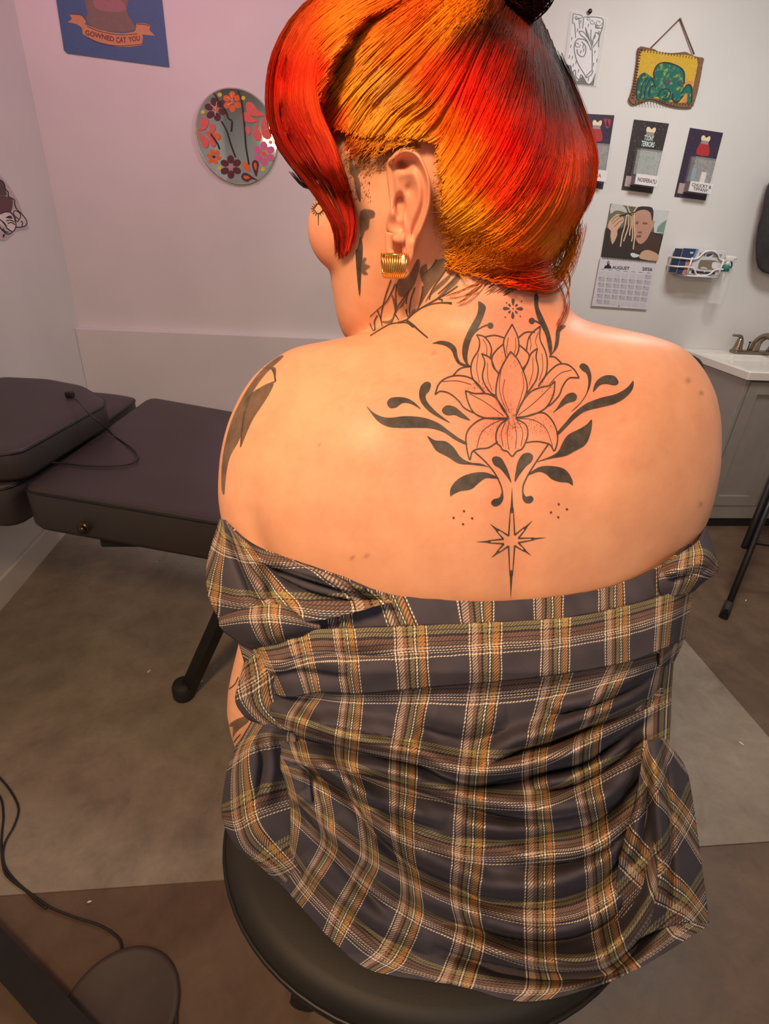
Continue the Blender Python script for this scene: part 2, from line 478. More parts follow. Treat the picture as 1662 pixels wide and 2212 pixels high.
def ear_d(x, y, r, th):
    cx, cy = (x-600)/.2166, (y-280)/.2166
    back = np.clip((cx-1080)/430, 0, 1)
    d = ear_plane(x, y)-.005-.013*back
    post = 0.5+0.5*math.tanh((cx-1190)/70) if cy > 330 else 1.0
    lob = np.clip((cy-1040)/80, 0, 1); post *= (1-lob); d -= .004*lob*(1-((cx-1300)/75)**2 if abs(cx-1300) < 75 else 0)
    d -= .0055*math.exp(-((r-.93)/.085)**2)*post                       # helix
    d += .0020*math.exp(-((r-.73)/.09)**2)*post                        # groove inside the rim
    d -= .0022*math.exp(-((r-.50)/.12)**2)*post*(1 if cy > 420 else .4)  # antihelix
    d += .0300*math.exp(-((cx-1222)/34)**2-((cy-760)/78)**2)          # canal
    d += .0100*math.exp(-((cx-1255)/60)**2-((cy-350)/45)**2)           # fossa
    d += .0035*math.exp(-((cx-1310)/40)**2-((cy-600)/60)**2)
    d -= .0050*math.exp(-((cx-1140)/45)**2-((cy-830)/90)**2)           # tragus
    return d
NO = len(oc)
for j in range(NRr+1):
    r = j/NRr
    for i in range(NO):
        p = cen+(oc[i]-cen)*r; th = math.atan2(oc[i][1]-cen[1], oc[i][0]-cen[0])
        d = ear_d(p[0], p[1], r, th)
        if r > .96: d += .003
        ev.append(P(p[0], p[1], d))
for k, (dd, sc) in enumerate(((.008, 1.0), (.014, .96), (.024, .86))):
    for i in range(NO):
        p = cen+(oc[i]-cen)*sc; ev.append(P(p[0], p[1], ear_d(oc[i][0], oc[i][1], 1, 0)+dd))
for j in range(NRr+3):
    for i in range(NO):
        ef.append((j*NO+i, (j+1)*NO+i, (j+1)*NO+(i+1) % NO, j*NO+(i+1) % NO))
def etube(pts, rad, n=14):
    v, f = tube_geo(crom([P(*ec(x, y), d-.404+ear_plane(*ec(x, y))-.006) for x, y, d in pts], 6), list(np.interp(np.linspace(0, len(pts)-1, (len(pts)-1)*6+1), range(len(pts)), rad)), n)
    b = len(ev); ev.extend(v); ef.extend([tuple(i+b for i in q) for q in f])
etube([(1130,1030,.399),(1118,1120,.398),(1118,1200,.397),(1150,1260,.396)], [.0045,.0035,.003,.0025])
etube([(1170,1082,.398),(1220,1092,.397),(1270,1085,.396)], [.003,.003,.004])
etube([(1150,1260,.396),(1200,1268,.395),(1260,1290,.394)], [.0025,.0025,.004])
me = bpy.data.meshes.new('ear'); me.from_pydata([tuple(x) for x in ev], [], ef)
# join the ear to the body mesh
bm = bmesh.new(); bm.from_mesh(bme); n0 = len(bm.verts); bm.from_mesh(me); bmesh.ops.recalc_face_normals(bm, faces=bm.faces); bm.to_mesh(bme); bm.free()
bv = mesh_np(bme); q = to_px(bv)
fl = bme.color_attributes.new('flush', 'FLOAT_COLOR', 'POINT')
def G(cx, cy, sx, sy): return np.exp(-((q[:, 0]-cx)/sx)**2-((q[:, 1]-cy)/sy)**2)
red = 0.60*G(1110, 850, 190, 130)+.45*G(1105, 690, 120, 70)+.22*G(1110, 990, 170, 110)+.2*G(820, 885, 60, 30)+.2*G(1300, 860, 70, 50)
red += .30*G(680, 520, 60, 70)+.15*G(1105, 1180, 80, 110)
red += 0.04*NPR.randn(len(bv))
isear = np.arange(len(bv)) >= n0
red = np.where(isear, .22, red)
stub = .75*G(840, 300, 70, 42)+.45*G(790, 350, 40, 40)+.35*G(960, 470, 30, 70)
stub = np.where(isear, 0, stub)
for mx, my, rr in ((1487, 822, 2.6), (1516, 849, 2.0), (1513, 1089, 2.2), (795, 1200, 2.0), (852, 903, 1.6), (905, 912, 1.4), (760, 1204, 1.6), (935, 762, 1.6), (1350, 905, 1.5), (690, 960, 1.5)):
    stub = np.maximum(stub, .9*np.exp(-((q[:, 0]-mx)**2+(q[:, 1]-my)**2)/(rr*2.2)**2))
ca = np.stack([np.clip(red, 0, 1), np.clip(stub, 0, 1), 0*red, 1+0*red], 1)
fl.data.foreach_set('color', ca.ravel().astype(np.float32))
body = link('body', bme, None, [M_SKIN]); body.parent = person; body.matrix_parent_inverse = Matrix.Translation(-PO)
tri = [tuple(p.vertices) for p in bme.polygons]
BVH = BVHTree.FromPolygons([tuple(x) for x in bv], tri)
CAMO = Vector((0, 0, CAM_H))
def hit(px, py):
    r = Vector(ray_np(px, py)).normalized()
    h = BVH.ray_cast(CAMO, r)
    return None if h[0] is None else (np.array(h[0]), np.array(h[1]), r)
def body_depth(px, py, default=.46):
    h = hit(px, py)
    return default if h is None else float((h[0]-np.array([0, 0, CAM_H]))@C_F)

# eyes, lashes, brows, lips
M_EYE = mat('eye_white', srgb(235, 228, 222), .2, var=.03)
M_LASH = mat('black_lash', srgb(22, 18, 18), .6, var=.1)
M_LIP = mat('lip', srgb(190, 96, 90), .4, var=.06)
for sg in (-1, 1):
    v, f = ellipsoid_geo(HW((sg*.033, .0745, .004)), (.0125, .0125, .0125)); pmesh('eyeball', v, f, M_EYE)
    mb = MB()
    for i in range(46):
        a = i/45
        x0 = sg*(.018+.034*a); y0 = .090-.022*a**1.6; z0 = .017-.002*a
        out = np.array([sg*(.05+.75*a), .85-.2*a, .15]); out /= np.linalg.norm(out)
        L = .012+.012*a+RNG.uniform(-.003, .003)
        p0 = np.array([x0, y0, z0]); p1 = p0+out*L*.55+np.array([0, 0, -.001]); p2 = p0+out*L+np.array([0, 0, .0085])
        mb.tube([HW(p) for p in crom([p0, p1, p2], 3)], [.0005, .0005, .00045, .0004, .0003, .0002, .0001], 4)
    pm = pmesh('eyelashes', mb.v, mb.f, M_LASH)
    mb = MB()
    mb.tube([HW(p) for p in crom([(sg*.014, .093, .030), (sg*.033, .090, .035), (sg*.052, .074, .030)], 5)], .0022, 6)
    pmesh('eyebrow', mb.v, mb.f, M_LASH)
v, f = tube_geo([HW(p) for p in crom([(-.022, .082, -.066), (-.009, .0925, -.064), (0, .093, -.066), (.009, .0925, -.064), (.022, .082, -.066)], 4)], [.001]+[.003]*15+[.001], 8)
pmesh('lips', v, f, M_LIP)

# ------------------------------------------------------------------ tattoos: thin ink shapes laid on the skin
def ink_mat(name, col, alpha, nscale=160):
    t = NT(name); f = t.noise(nscale, 4, .7)
    c = t.ramp(f, [(.35, scale_c(col, .75)), (.7, scale_c(col, 1.5))]); t.l(c, t.b.inputs['Base Color'])
    t.set(Roughness=.5, Alpha=alpha); t.b.inputs['Specular IOR Level'].default_value = .3
    return t.m
M_INK = ink_mat('tattoo_ink', srgb(72, 66, 62), .94)
M_WASH = ink_mat('tattoo_grey_wash', srgb(100, 88, 76), .72, 60)
M_DOT = ink_mat('tattoo_red_dots', srgb(120, 42, 30), .9)
from mathutils.geometry import delaunay_2d_cdt
class Ink:
    def __init__(self): self.v = []; self.f = []
    def proj(self, p):
        h = hit(p[0], p[1])
        if h is None: return None
        pt, nrm, r = h
        if nrm@np.array(r) > 0: nrm = -nrm
        return pt+nrm*.00045-np.array(r)*.0002
    def tri2d(self, verts, faces):
        pr = [self.proj(p) for p in verts]; b = len(self.v); idx = {}
        for i, p in enumerate(pr):
            if p is not None: idx[i] = len(self.v); self.v.append(p)
        for f in faces:
            if all(i in idx for i in f):
                ps = [self.v[idx[i]] for i in f]
                if max(np.linalg.norm(ps[k]-ps[k-1]) for k in range(len(ps))) < .03: self.f.append(tuple(idx[i] for i in f))
    def fill(self, poly, smooth=4, step=7):
        pts = crom_closed(poly, smooth) if smooth else np.asarray(poly, float)
        n = len(pts); lo = pts.min(0); hi = pts.max(0)
        inner = []
        xs = np.arange(lo[0]+step/2, hi[0], step); ysg = np.arange(lo[1]+step/2, hi[1], step)
        for x in xs:
            for y in ysg:
                c = False
                for i in range(n):
                    x0, y0 = pts[i]; x1, y1 = pts[i-1]
                    if (y0 > y) != (y1 > y) and x < (x1-x0)*(y-y0)/(y1-y0)+x0: c = not c
                if c and np.min(np.hypot(pts[:, 0]-x, pts[:, 1]-y)) > 2.2: inner.append((x, y))
        vv = [Vector(p) for p in pts]+[Vector(p) for p in inner]
        r = delaunay_2d_cdt(vv, [], [list(range(n))], 1, 1e-5)
        self.tri2d([tuple(p) for p in r[0]], [tuple(f) for f in r[2]])
        return self
    def stroke(self, pts, w0, w1=None, wm=None, m=6):
        c = crom(pts, m) if len(pts) > 2 else np.array([np.array(pts[0])+(np.array(pts[1])-np.array(pts[0]))*k/8 for k in range(9)])
        n = len(c); w1 = w0 if w1 is None else w1
        vs = []
        for i in range(n):
            tg = c[min(i+1, n-1)]-c[max(i-1, 0)]; tg /= (np.linalg.norm(tg)+1e-9); nr = np.array([-tg[1], tg[0]])
            a = i/(n-1); w = w0+(w1-w0)*a
            if wm is not None: w = w+(wm-(w0+w1)/2)*4*a*(1-a)
            vs.append(c[i]+nr*w/2); vs.append(c[i]-nr*w/2)
        self.tri2d(vs, [(2*i, 2*i+1, 2*i+3, 2*i+2) for i in range(n-1)])
        return self
    def dot(self, x, y, r, n=10):
        vs = [(x+r*math.cos(2*math.pi*k/n), y+r*math.sin(2*math.pi*k/n)) for k in range(n)]
        self.tri2d(vs, [tuple(range(n))]); return self
    def build(self, name, m, parent=None):
        return pmesh(name, self.v, self.f, m, parent)
def T(x, y): return (760+x*.39110, 600+y*.39110)
def TT(ps): return [T(*p) for p in ps]
K_ = .3911
lot = Ink()
for poly in [
 [(700,130),(735,150),(738,180),(705,265),(662,335),(640,420),(642,470),(656,490),(625,470),(610,420),(618,355),(652,278),(690,210),(700,165)],
 [(445,365),(490,350),(540,358),(576,388),(584,430),(603,468),(655,488),(640,496),(590,478),(566,442),(553,407),(520,378),(470,366)],
 [(437,588),(415,575),(385,595),(372,640),(385,692),(440,748),(545,803),(472,745),(420,690),(408,650),(428,625)],
 [(195,692),(215,666),(260,660),(310,668),(352,694),(381,726),(330,698),(282,692),(245,716),(210,719)],
 [(499,728),(525,706),(570,714),(612,748),(655,788),(600,772),(570,758),(530,760),(505,748)],
 [(82,710),(130,752),(200,774),(300,765),(400,774),(480,804),(540,848),(590,884),(635,910),(628,921),(570,894),(510,854),(440,832),(360,828),(280,829),(200,822),(140,788)],
 [(417,873),(460,898),(520,904),(566,940),(600,988),(650,1018),(720,1028),(772,1056),(740,1042),(660,1032),(590,1025),(530,988),(470,957),(443,920)],
 [(545,1206),(548,1160),(590,1110),(660,1080),(740,1075),(812,1106),(790,1108),(740,1107),(702,1132),(660,1167),(600,1178),(560,1196)],
 [(770,1238),(785,1222),(815,1214),(828,1185),(838,1212),(822,1247),(795,1262),(774,1254)],
 [(774,1000),(795,986),(826,998),(852,1040),(870,1085),(881,1132),(853,1094),(820,1054),(785,1032)],
 [(1002,985),(980,967),(944,975),(918,1015),(906,1070),(900,1127),(927,1087),(962,1042),(992,1016)],
 [(946,1180),(962,1208),(990,1204),(1004,1220),(990,1242),(960,1242),(943,1216)],
 [(1219,1146),(1215,1110),(1180,1060),(1120,1041),(1050,1041),(1000,1065),(973,1092),(1030,1072),(1070,1082),(1105,1112),(1150,1127),(1195,1131)],
 [(1326,784),(1321,850),(1291,920),(1230,957),(1180,983),(1100,998),(1018,1018),(1100,985),(1140,958),(1170,900),(1200,864),(1260,834),(1300,808)],
 [(1554,570),(1551,615),(1511,662),(1450,697),(1370,717),(1290,738),(1232,778),(1182,828),(1140,868),(1133,856),(1180,800),(1230,744),(1300,693),(1380,663),(1460,643),(1520,608)],
 [(1244,655),(1225,636),(1190,644),(1158,680),(1133,720),(1110,747),(1152,718),(1192,692),(1232,681)],
 [(1473,575),(1450,544),(1400,541),(1358,565),(1338,600),(1334,632),(1367,597),(1402,587),(1445,594),(1465,591)],
 [(1257,490),(1275,474),(1305,490),(1323,540),(1316,602),(1287,663),(1246,713),(1209,741),(1264,688),(1298,630),(1306,570),(1296,530),(1270,510)],
 [(1182,268),(1150,264),(1129,290),(1124,350),(1114,400),(1098,432),(1136,386),(1147,330),(1152,296)],
 [(1019,84),(1031,110),(1031,160),(1061,230),(1091,300),(1107,380),(1098,437),(1083,380),(1068,312),(1029,236),(1009,162),(1009,110)],
]: lot.fill(TT(poly), 4, 8)
for c, r in (((766, 264), 17), ((994, 238), 17)): lot.dot(*T(*c), r*K_, 14)
# top blossom
for k in range(8):
    a = k*math.pi/4+.02; L = 56 if k % 2 == 0 else 36; r0 = 16
    lot.fill(TT([(890+math.cos(a)*r0, 170+math.sin(a)*r0), (890+math.cos(a+.20)*L*.8, 170+math.sin(a+.20)*L*.8), (890+math.cos(a)*L, 170+math.sin(a)*L), (890+math.cos(a-.20)*L*.8, 170+math.sin(a-.20)*L*.8)]), 3, 30)
for c in ((855,138),(937,130),(848,217),(930,212),(891,170)): lot.dot(*T(*c), 4*K_)
S = 7.5*K_
for st in [
 [(632,445),(640,372),(680,302),(728,268),(764,258)],[(1092,405),(1082,322),(1050,262),(1000,232)],
 [(675,958),(740,1018),(790,1080),(824,1150),(833,1195)],[(1090,913),(1040,985),(985,1070),(950,1140),(944,1185)],
 [(878,408),(835,480),(810,540),(797,610),(800,660),(830,722),(864,768)],[(878,408),(915,450),(945,510),(965,570),(968,620),(950,672),(925,722),(905,768)],
 [(886,256),(850,320),(838,360),(845,410),(852,442)],[(886,256),(915,320),(923,370),(918,412),(902,440)],
 [(840,365),(800,400),(775,440),(780,490),(815,532)],[(922,370),(960,402),(980,430),(970,470),(945,502)],
 [(690,315),(706,350),(700,400),(670,450),(658,500),(670,560),(718,620),(736,636)],[(690,315),(730,325),(760,360),(772,400),(766,440)],
 [(735,327),(790,318),(842,332)],[(718,420),(735,470),(722,540),(735,590),(770,638),(800,652)],[(718,420),(765,445),(790,500),(812,532)],
 [(1026,390),(990,420),(970,470),(945,520)],[(1026,390),(1018,440),(1030,500),(1020,560),(990,610),(966,640)],
 [(1040,268),(1000,300),(975,340),(965,400)],[(1040,268),(1040,340),(1070,410),(1080,470),(1070,540),(1030,600)],[(920,332),(960,302),(1012,300)],
 [(460,646),(480,590),(520,556),(580,541),(650,552),(700,590),(732,636)],[(460,646),(490,628),(540,640),(590,680),(622,720),(672,746)],[(560,540),(600,502),(656,490)],
 [(1256,554),(1230,510),(1190,480),(1140,480),(1090,520),(1050,570),(1030,602)],[(1256,554),(1200,556),(1165,600),(1145,650),(1100,700),(1075,712)],[(1090,436),(1122,440),(1158,472)],
 [(628,625),(680,640),(740,640),(790,660),(830,710),(866,770)],[(628,625),(640,680),(670,740),(720,770),(800,780),(866,774)],
 [(1122,572),(1095,595),(1050,605),(990,630),(940,690),(905,766)],[(1122,572),(1115,640),(1080,710),(1030,745),(970,765),(905,772)],
 [(865,776),(800,775),(720,780),(660,820),(632,870),(635,940),(652,1005),(665,962),(700,945),(750,940),(790,917),(806,904)],
 [(905,776),(960,766),(1050,745),(1100,780),(1130,840),(1136,900),(1118,956),(1095,922),(1040,906),(1000,905),(964,911)],
 [(865,778),(820,810),(797,860),(800,910),(820,930),(832,950),(860,960),(886,986),(910,960),(940,945),(960,910),(973,860),(960,810),(905,778)],
]: lot.stroke(TT(st), S)
for st in [
 [(828,490),(815,580),(825,660),(858,740)],[(940,520),(950,590),(935,660),(908,740)],[(845,560),(835,640),(870,745)],[(700,420),(690,500),(705,580)],[(750,470),(752,560),(775,620)],
 [(1000,440),(1000,520),(980,590)],[(1050,420),(1055,500),(1035,570)],[(500,575),(580,570),(660,590)],[(1215,510),(1150,530),(1090,590)],[(650,640),(740,690),(840,765)],[(1100,600),(1020,680),(920,760)],
 [(690,940),(720,850),(800,795),(855,782)],[(1110,930),(1070,830),(1000,785),(915,776)],[(850,790),(825,860),(835,930)],[(870,790),(858,870),(868,950)],[(895,790),(910,860),(905,945)],[(915,790),(945,850),(935,930)],
 [(865,330),(855,400),(862,430)],[(905,330),(905,390),(895,425)],[(725,340),(745,380),(745,430)],[(985,330),(990,370),(985,400)],[(1030,300),(1015,350),(1025,385)],
]: lot.stroke(TT(st), 3.2*K_)
# star
tips = [(885,1152),(1000,1338),(1076,1433),(994,1535),(878,1772),(768,1548),(684,1458),(761,1356)]
inn = [(900,1420),(920,1438),(920,1462),(900,1478),(866,1480),(840,1468),(838,1442),(866,1424)]
for k in range(8):
    i0, i1, tp = np.array(inn[k-1], float), np.array(inn[k], float), np.array(tips[k], float)
    f = .46
    lot.fill(TT([tp, i0+(tp-i0)*f, i1+(tp-i1)*f]), 0, 6)
    lot.stroke(TT([tuple(i0), tuple(i0+(tp-i0)*.56)]), S*1.1, S*.5); lot.stroke(TT([tuple(i1), tuple(i1+(tp-i1)*.56)]), S*1.1, S*.5)
# stippled shading
def stipple(cx, cy, sx, sy, n, ang=0):
    for _ in range(n):
        a, b = NPR.randn()*sx, NPR.randn()*sy
        lot.dot(*T(cx+a*math.cos(ang)-b*math.sin(ang), cy+a*math.sin(ang)+b*math.cos(ang)), RNG.uniform(1.0, 1.9)*K_, 5)
for a in ((885,800,28,30,170),(885,850,40,40,90),(885,735,14,40,90),(980,810,45,28,120,.3),(790,800,45,28,90,-.3),(1060,820,40,40,90),(690,600,24,16,60),(735,620,20,20,50),(820,700,20,20,40),(1050,590,20,24,60),(990,600,14,18,40),(900,450,16,30,50),(830,470,16,30,50),(720,870,45,30,70),(1110,640,16,40,50)): stipple(*a)
lot.build('lotus_tattoo', M_INK)['label'] = 'black lotus and star tattoo down the spine'
for c in ((620,1288),(563,1325),(665,1328),(615,1360),(1143,1250),(1100,1295),(1188,1278),(1140,1322)):
    Ink().dot(*T(*c), 6.5*K_).build('tattoo_dot', M_DOT)
# neck tattoo (wing, feathers)
def N(x, y): return (800+x*.15644, 560+y*.15644)
nw, nl = Ink(), Ink()
for poly in [[(480,260),(560,170),(650,0),(690,40),(660,220),(600,370),(520,470),(440,520),(390,480),(370,330),(400,270)],
 [(690,130),(780,60),(800,160),(860,110),(940,0),(1110,0),(1060,120),(980,240),(900,330),(820,430),(740,560),(690,640),(720,480),(740,350),(700,260)],
 [(820,480),(900,380),(1010,280),(1130,190),(1080,290),(960,400),(860,480),(760,600)],[(900,560),(1000,450),(1120,330),(1270,200),(1200,330),(1060,450),(930,560),(820,620)],
 [(290,470),(370,610),(350,700),(420,640),(520,480),(460,640),(380,700),(300,880),(170,880),(170,850),(280,840),(340,720)],
 [(480,620),(520,780),(590,700),(640,690),(560,790),(515,800)]]: nw.fill([N(*p) for p in poly], 3, 7)
nw.build('neck_shading_tattoo', M_WASH)
for st in [[(290,280),(220,480),(175,650),(150,800),(170,930)],[(370,330),(355,480),(360,650)],[(350,340),(240,560),(170,640),(110,690),(0,790)],[(100,700),(140,800),(155,850)],
 [(100,770),(60,860),(70,960),(40,980),(0,880)],[(560,400),(440,570),(360,690),(290,900)],[(620,390),(560,580),(545,760)],[(730,370),(720,470),(680,640),(650,700)],[(540,430),(510,520),(500,620)],
 [(350,760),(400,850)],[(500,690),(520,800)],[(1210,370),(1050,480),(850,590),(640,720),(560,790),(500,840),(380,880),(250,910),(0,1060)],[(1130,610),(1000,600),(850,620),(700,680)],
 [(950,550),(1000,560),(990,590)],[(520,850),(620,930),(700,1010),(790,1090)],[(380,880),(500,880),(600,950)],[(1140,0),(1000,220),(860,420),(820,560)],[(920,0),(840,120),(720,220)],[(1260,160),(1100,330),(940,480)],[(1400,60),(1240,220),(1060,400)]]:
    nl.stroke([N(*p) for p in st], 3.0, 2.0)
nl.stroke([N(*p) for p in [(500,850),(620,940),(700,1010),(795,1090)]], 4, 3)
nl.stroke([N(*p) for p in [(1130,608),(1060,600),(1000,605)]], 5, 2)
nl.build('neck_line_tattoo', M_INK); nl = Ink()
# face tattoos: dagger, small star
def Ec(ps): return [ec(*p) for p in ps]
nl.fill(Ec([(780,1230),(800,1180),(830,1060),(850,1180),(835,1420),(822,1660),(800,1520)]), 3, 6)
nl.build('dagger_tattoo', M_INK); nl = Ink()
nw2 = Ink()
nw2.fill(Ec([(830,810),(960,805),(965,870),(920,890),(910,980),(870,1010),(850,1080),(830,1040)]), 3, 6)
nw2.fill(Ec([(720,290),(745,290),(760,380),(830,400),(800,460),(825,520),(830,720),(790,640),(760,480),(720,420)]), 3, 6)
nw2.fill(Ec([(845,1290),(890,1280),(870,1330),(925,1360),(880,1400),(905,1440),(840,1430)]), 3, 6)
nw2.build('cheek_shading_tattoo', M_WASH)
for k in range(16):
    a = k*math.pi/8; L = 75 if k % 4 else 110; r0 = 48
    nl.stroke(Ec([(408+math.cos(a)*r0, 790+math.sin(a)*r0), (408+math.cos(a)*L, 790+math.sin(a)*L*(1.5 if k == 4 else 1))]), 2.4, .8)
nl.stroke(Ec([(360,790),(408,740),(456,790),(408,840),(360,790)]), 2.4)
nl.build('eye_star_tattoo', M_INK); nl = Ink()
nl.stroke(Ec([(490,600),(490,690)]), 1.6, .6); nl.stroke(Ec([(465,630),(515,635)]), 1.4)
nl.build('small_star_tattoo', M_INK)
# arm tattoos
aw = Ink()
aw.fill([(537,855),(590,825),(580,855),(548,904),(531,941),(520,966),(523,924),(529,888)], 3, 7)
aw.fill([(612,772),(580,802),(556,832),(540,862),(533,892),(520,945),(498,985),(489,1026),(485,1068),(479,1050),(482,985),(500,912),(529,851),(564,802),(602,771)], 3, 7)
aw.fill([(560,795),(575,795),(596,795),(594,825),(588,800)], 3, 7)
aw.build('shoulder_tattoo', M_WASH); aw = Ink()
aw.fill([(486,1590),(496,1565),(515,1552),(540,1545),(535,1560),(512,1580),(500,1605),(495,1640)], 3, 7)
aw.build('forearm_tattoo', M_WASH)
for st in [[(496,1488),(508,1478),(516,1462)],[(497,1622),(508,1600),(520,1585)],[(505,1625),(515,1605),(530,1590)],[(529,888),(524,925),(520,966)],[(590,798),(596,822),(590,826)]]:
    Ink().stroke(st, 2.6, 1.6).build('tattoo_line', M_INK)

# ------------------------------------------------------------------ earring: a curl of gold rings in the stretched lobe
M_GOLD = mat('gold', srgb(250, 208, 120), .22, 1.0, var=.05)
M_PEARL = mat('pearl_white', srgb(240, 232, 220), .3, var=.03)
def PE(x, y, d): return P(*ec(x, y), d-.404+ear_plane(*ec(x, y))-.004)
er = pmesh('earring', *tube_geo([PE(x, y, d) for x, y, d in ((1052,1262,.390),(1110,1248,.387),(1180,1250,.386),(1240,1262,.388))], .0011, 8), M_GOLD)
er['label'] = 'curl of stacked gold rings hanging in the ear lobe'
for k in range(11):
    a = k/10; cx = 1050+215*a; cy = 1345+10*math.sin(a*3)+25*abs(a-.5)
    c0 = PE(cx, cy, .389+.003*abs(a-.5)); fan = (a-.5)*.5
    ax = np.array([math.cos(fan), 0, -math.sin(fan)*.6]); e1 = np.array([math.sin(fan)*.6, 0, math.cos(fan)]); e2 = np.cross(ax, e1)
    ring = [c0+e1*.0088*math.cos(s)+e2*.0075*math.sin(s) for s in np.linspace(0, 2*math.pi, 28)]
    pmesh('ring', *tube_geo(ring, .00068, 8), M_GOLD, er)
for k in range(9):
    pmesh('bead', *ellipsoid_geo(PE(1055+27*k, 1430+14*math.sin(k*.4), .385), (.0013, .0013, .0013), None, 10, 8), M_GOLD, er)
pmesh('clasp', *ellipsoid_geo(PE(1252, 1305, .386), (.0018, .002, .0042), None, 12, 10), M_PEARL, er)
# ------------------------------------------------------------------ plaid flannel shirt slipped off the shoulders
t = NT('plaid_flannel')
at = t.n('ShaderNodeAttribute', attribute_name='plaid')
sx = t.n('ShaderNodeSeparateXYZ'); t.l(at.outputs['Vector'], sx.inputs[0])
u, v = sx.outputs[0], sx.outputs[1]
fu = t.math('FRACT', t.math('ADD', u, 100.5)); fv = t.math('FRACT', t.math('ADD', v, 100.5))
NAVY = srgb(76, 73, 83); DARK = srgb(44, 41, 46); WHITE = srgb(252, 238, 220); PINK = srgb(206, 182, 166); BRN = srgb(146, 110, 86); OLV = srgb(150, 142, 100); ORG = srgb(206, 148, 82)
wu = t.ramp(fu, [(0, NAVY), (.255, WHITE), (.275, DARK), (.295, PINK), (.375, BRN), (.425, DARK), (.450, OLV), (.510, DARK), (.525, WHITE), (.548, DARK), (.565, OLV), (.59, ORG), (.665, DARK), (.685, WHITE), (.705, NAVY)], 'CONSTANT')
wv = t.ramp(fv, [(0, NAVY), (.285, OLV), (.34, DARK), (.355, OLV), (.405, DARK), (.44, BRN), (.50, DARK), (.51, BRN), (.555, DARK), (.57, PINK), (.60, DARK), (.615, WHITE), (.632, DARK), (.645, PINK), (.665, NAVY), (.70, WHITE), (.72, NAVY)], 'CONSTANT')
nz = t.noise(900, 2, .5)
tw = t.math('FRACT', t.math('ADD', t.math('MULTIPLY', t.math('ADD', u, v), 21.0), t.math('MULTIPLY', nz, .35)))
mk = t.math('GREATER_THAN', tw, .5)
c = t.mix(mk, wu, wv)
c = t.mix(0.24, c, t.mix(.5, wu, wv))
f1 = t.noise(25, 4, .6)
c = t.mix(t.math('MULTIPLY', f1, .25), c, srgb(70, 62, 62))
t.l(c, t.b.inputs['Base Color'])
t.set(Roughness=.92, Sheen_Weight=.0, Sheen_Roughness=.6); t.b.inputs['Specular IOR Level'].default_value = .1
t.bump(t.math('ADD', t.math('MULTIPLY', mk, .5), nz), .35, .0006)
M_PLAID = t.m

DB = np.array([(1100,.414),(1200,.404),(1300,.398),(1350,.396),(1450,.400),(1500,.416),(1600,.430),(1700,.447),(1800,.470),(1900,.502),(2000,.530),(2060,.538),(2100,.536),(2170,.524),(2300,.50)])
SIL = np.array([(1100,470,1540),(1200,450,1545),(1300,452,1500),(1400,520,1470),(1500,508,1450),(1600,500,1460),(1700,480,1490),(1800,478,1510),(1900,520,1530),(2000,540,1540),(2100,560,1560),(2200,560,1560)])
def zlim(x, y, z=.671):
    return (CAM_H-z)/(-ray_np(x, y)[2])
def sdepth(x, y):
    b = np.interp(y, DB[:, 0], DB[:, 1]); xl = np.interp(y, SIL[:, 0], SIL[:, 1]); xr = np.interp(y, SIL[:, 0], SIL[:, 2])
    uu = np.clip((x-(xl+xr)/2)/((xr-xl)/2+8), -.995, .995)
    k = np.interp(y, [1100, 1400, 1800, 2000, 2200], [.085, .080, .085, .05, .02])
    return b+k*(1-math.sqrt(1-uu*uu))
class Crease:
    """fold: the cloth rolls out above the line and tucks in below it"""
    def __init__(self, pts, A, w, under=.8):
        self.p = crom(pts, 10); self.A, self.w, self.un = A, w, under
        seg = np.linalg.norm(np.diff(self.p, axis=0), axis=1); self.s = np.concatenate([[0], np.cumsum(seg)]); self.s /= self.s[-1]
    def __call__(self, x, y):
        p, w = self.p, self.w; q = np.stack([x, y], -1)
        best = np.full(x.shape, 1e9); sd = np.zeros(x.shape); tt = np.zeros(x.shape)
        for k in range(len(p)-1):
            e = p[k+1]-p[k]; L = e@e+1e-9; r = q-p[k]; t_ = np.clip((r@e)/L, 0, 1)
            dv = r-t_[..., None]*e; d = np.hypot(dv[..., 0], dv[..., 1]); sg = e[0]*r[..., 1]-e[1]*r[..., 0]
            m = d < best; best = np.where(m, d, best); sd = np.where(m, np.sign(sg)*d, sd); tt = np.where(m, self.s[k]+(self.s[k+1]-self.s[k])*t_, tt)
        win = np.clip(np.minimum(tt, 1-tt)*6, 0, 1)**.8
        up = np.exp(-((sd+.9*w)/(1.1*w))**2)*(1-np.exp(-(sd/(.45*w))**2)*.35)
        dn = math.exp(-.67)*.65*np.exp(-(sd/(.14*w))**2)-self.un*np.exp(-((sd-.45*w)/(.75*w))**2)*(1-np.exp(-(sd/(.16*w))**2))
        return -2.3*self.A*np.where(sd < 0, up, dn)*win
def sdepth_v(x, y):
    b = np.interp(y, DB[:, 0], DB[:, 1]); xl = np.interp(y, SIL[:, 0], SIL[:, 1]); xr = np.interp(y, SIL[:, 0], SIL[:, 2])
    uu = np.clip((x-(xl+xr)/2)/((xr-xl)/2+8), -.995, .995)
    return b+np.interp(y, [1100, 1400, 1800, 2000, 2200], [.085, .080, .085, .05, .02])*(1-np.sqrt(1-uu*uu))
def Pg(x, y, d):
    r = (C_R*((x-W_PX/2)/F_PX)[..., None]+C_D*((y-H_PX/2)/F_PX)[..., None]+C_F)*d[..., None]
    r[..., 2] += CAM_H; return r
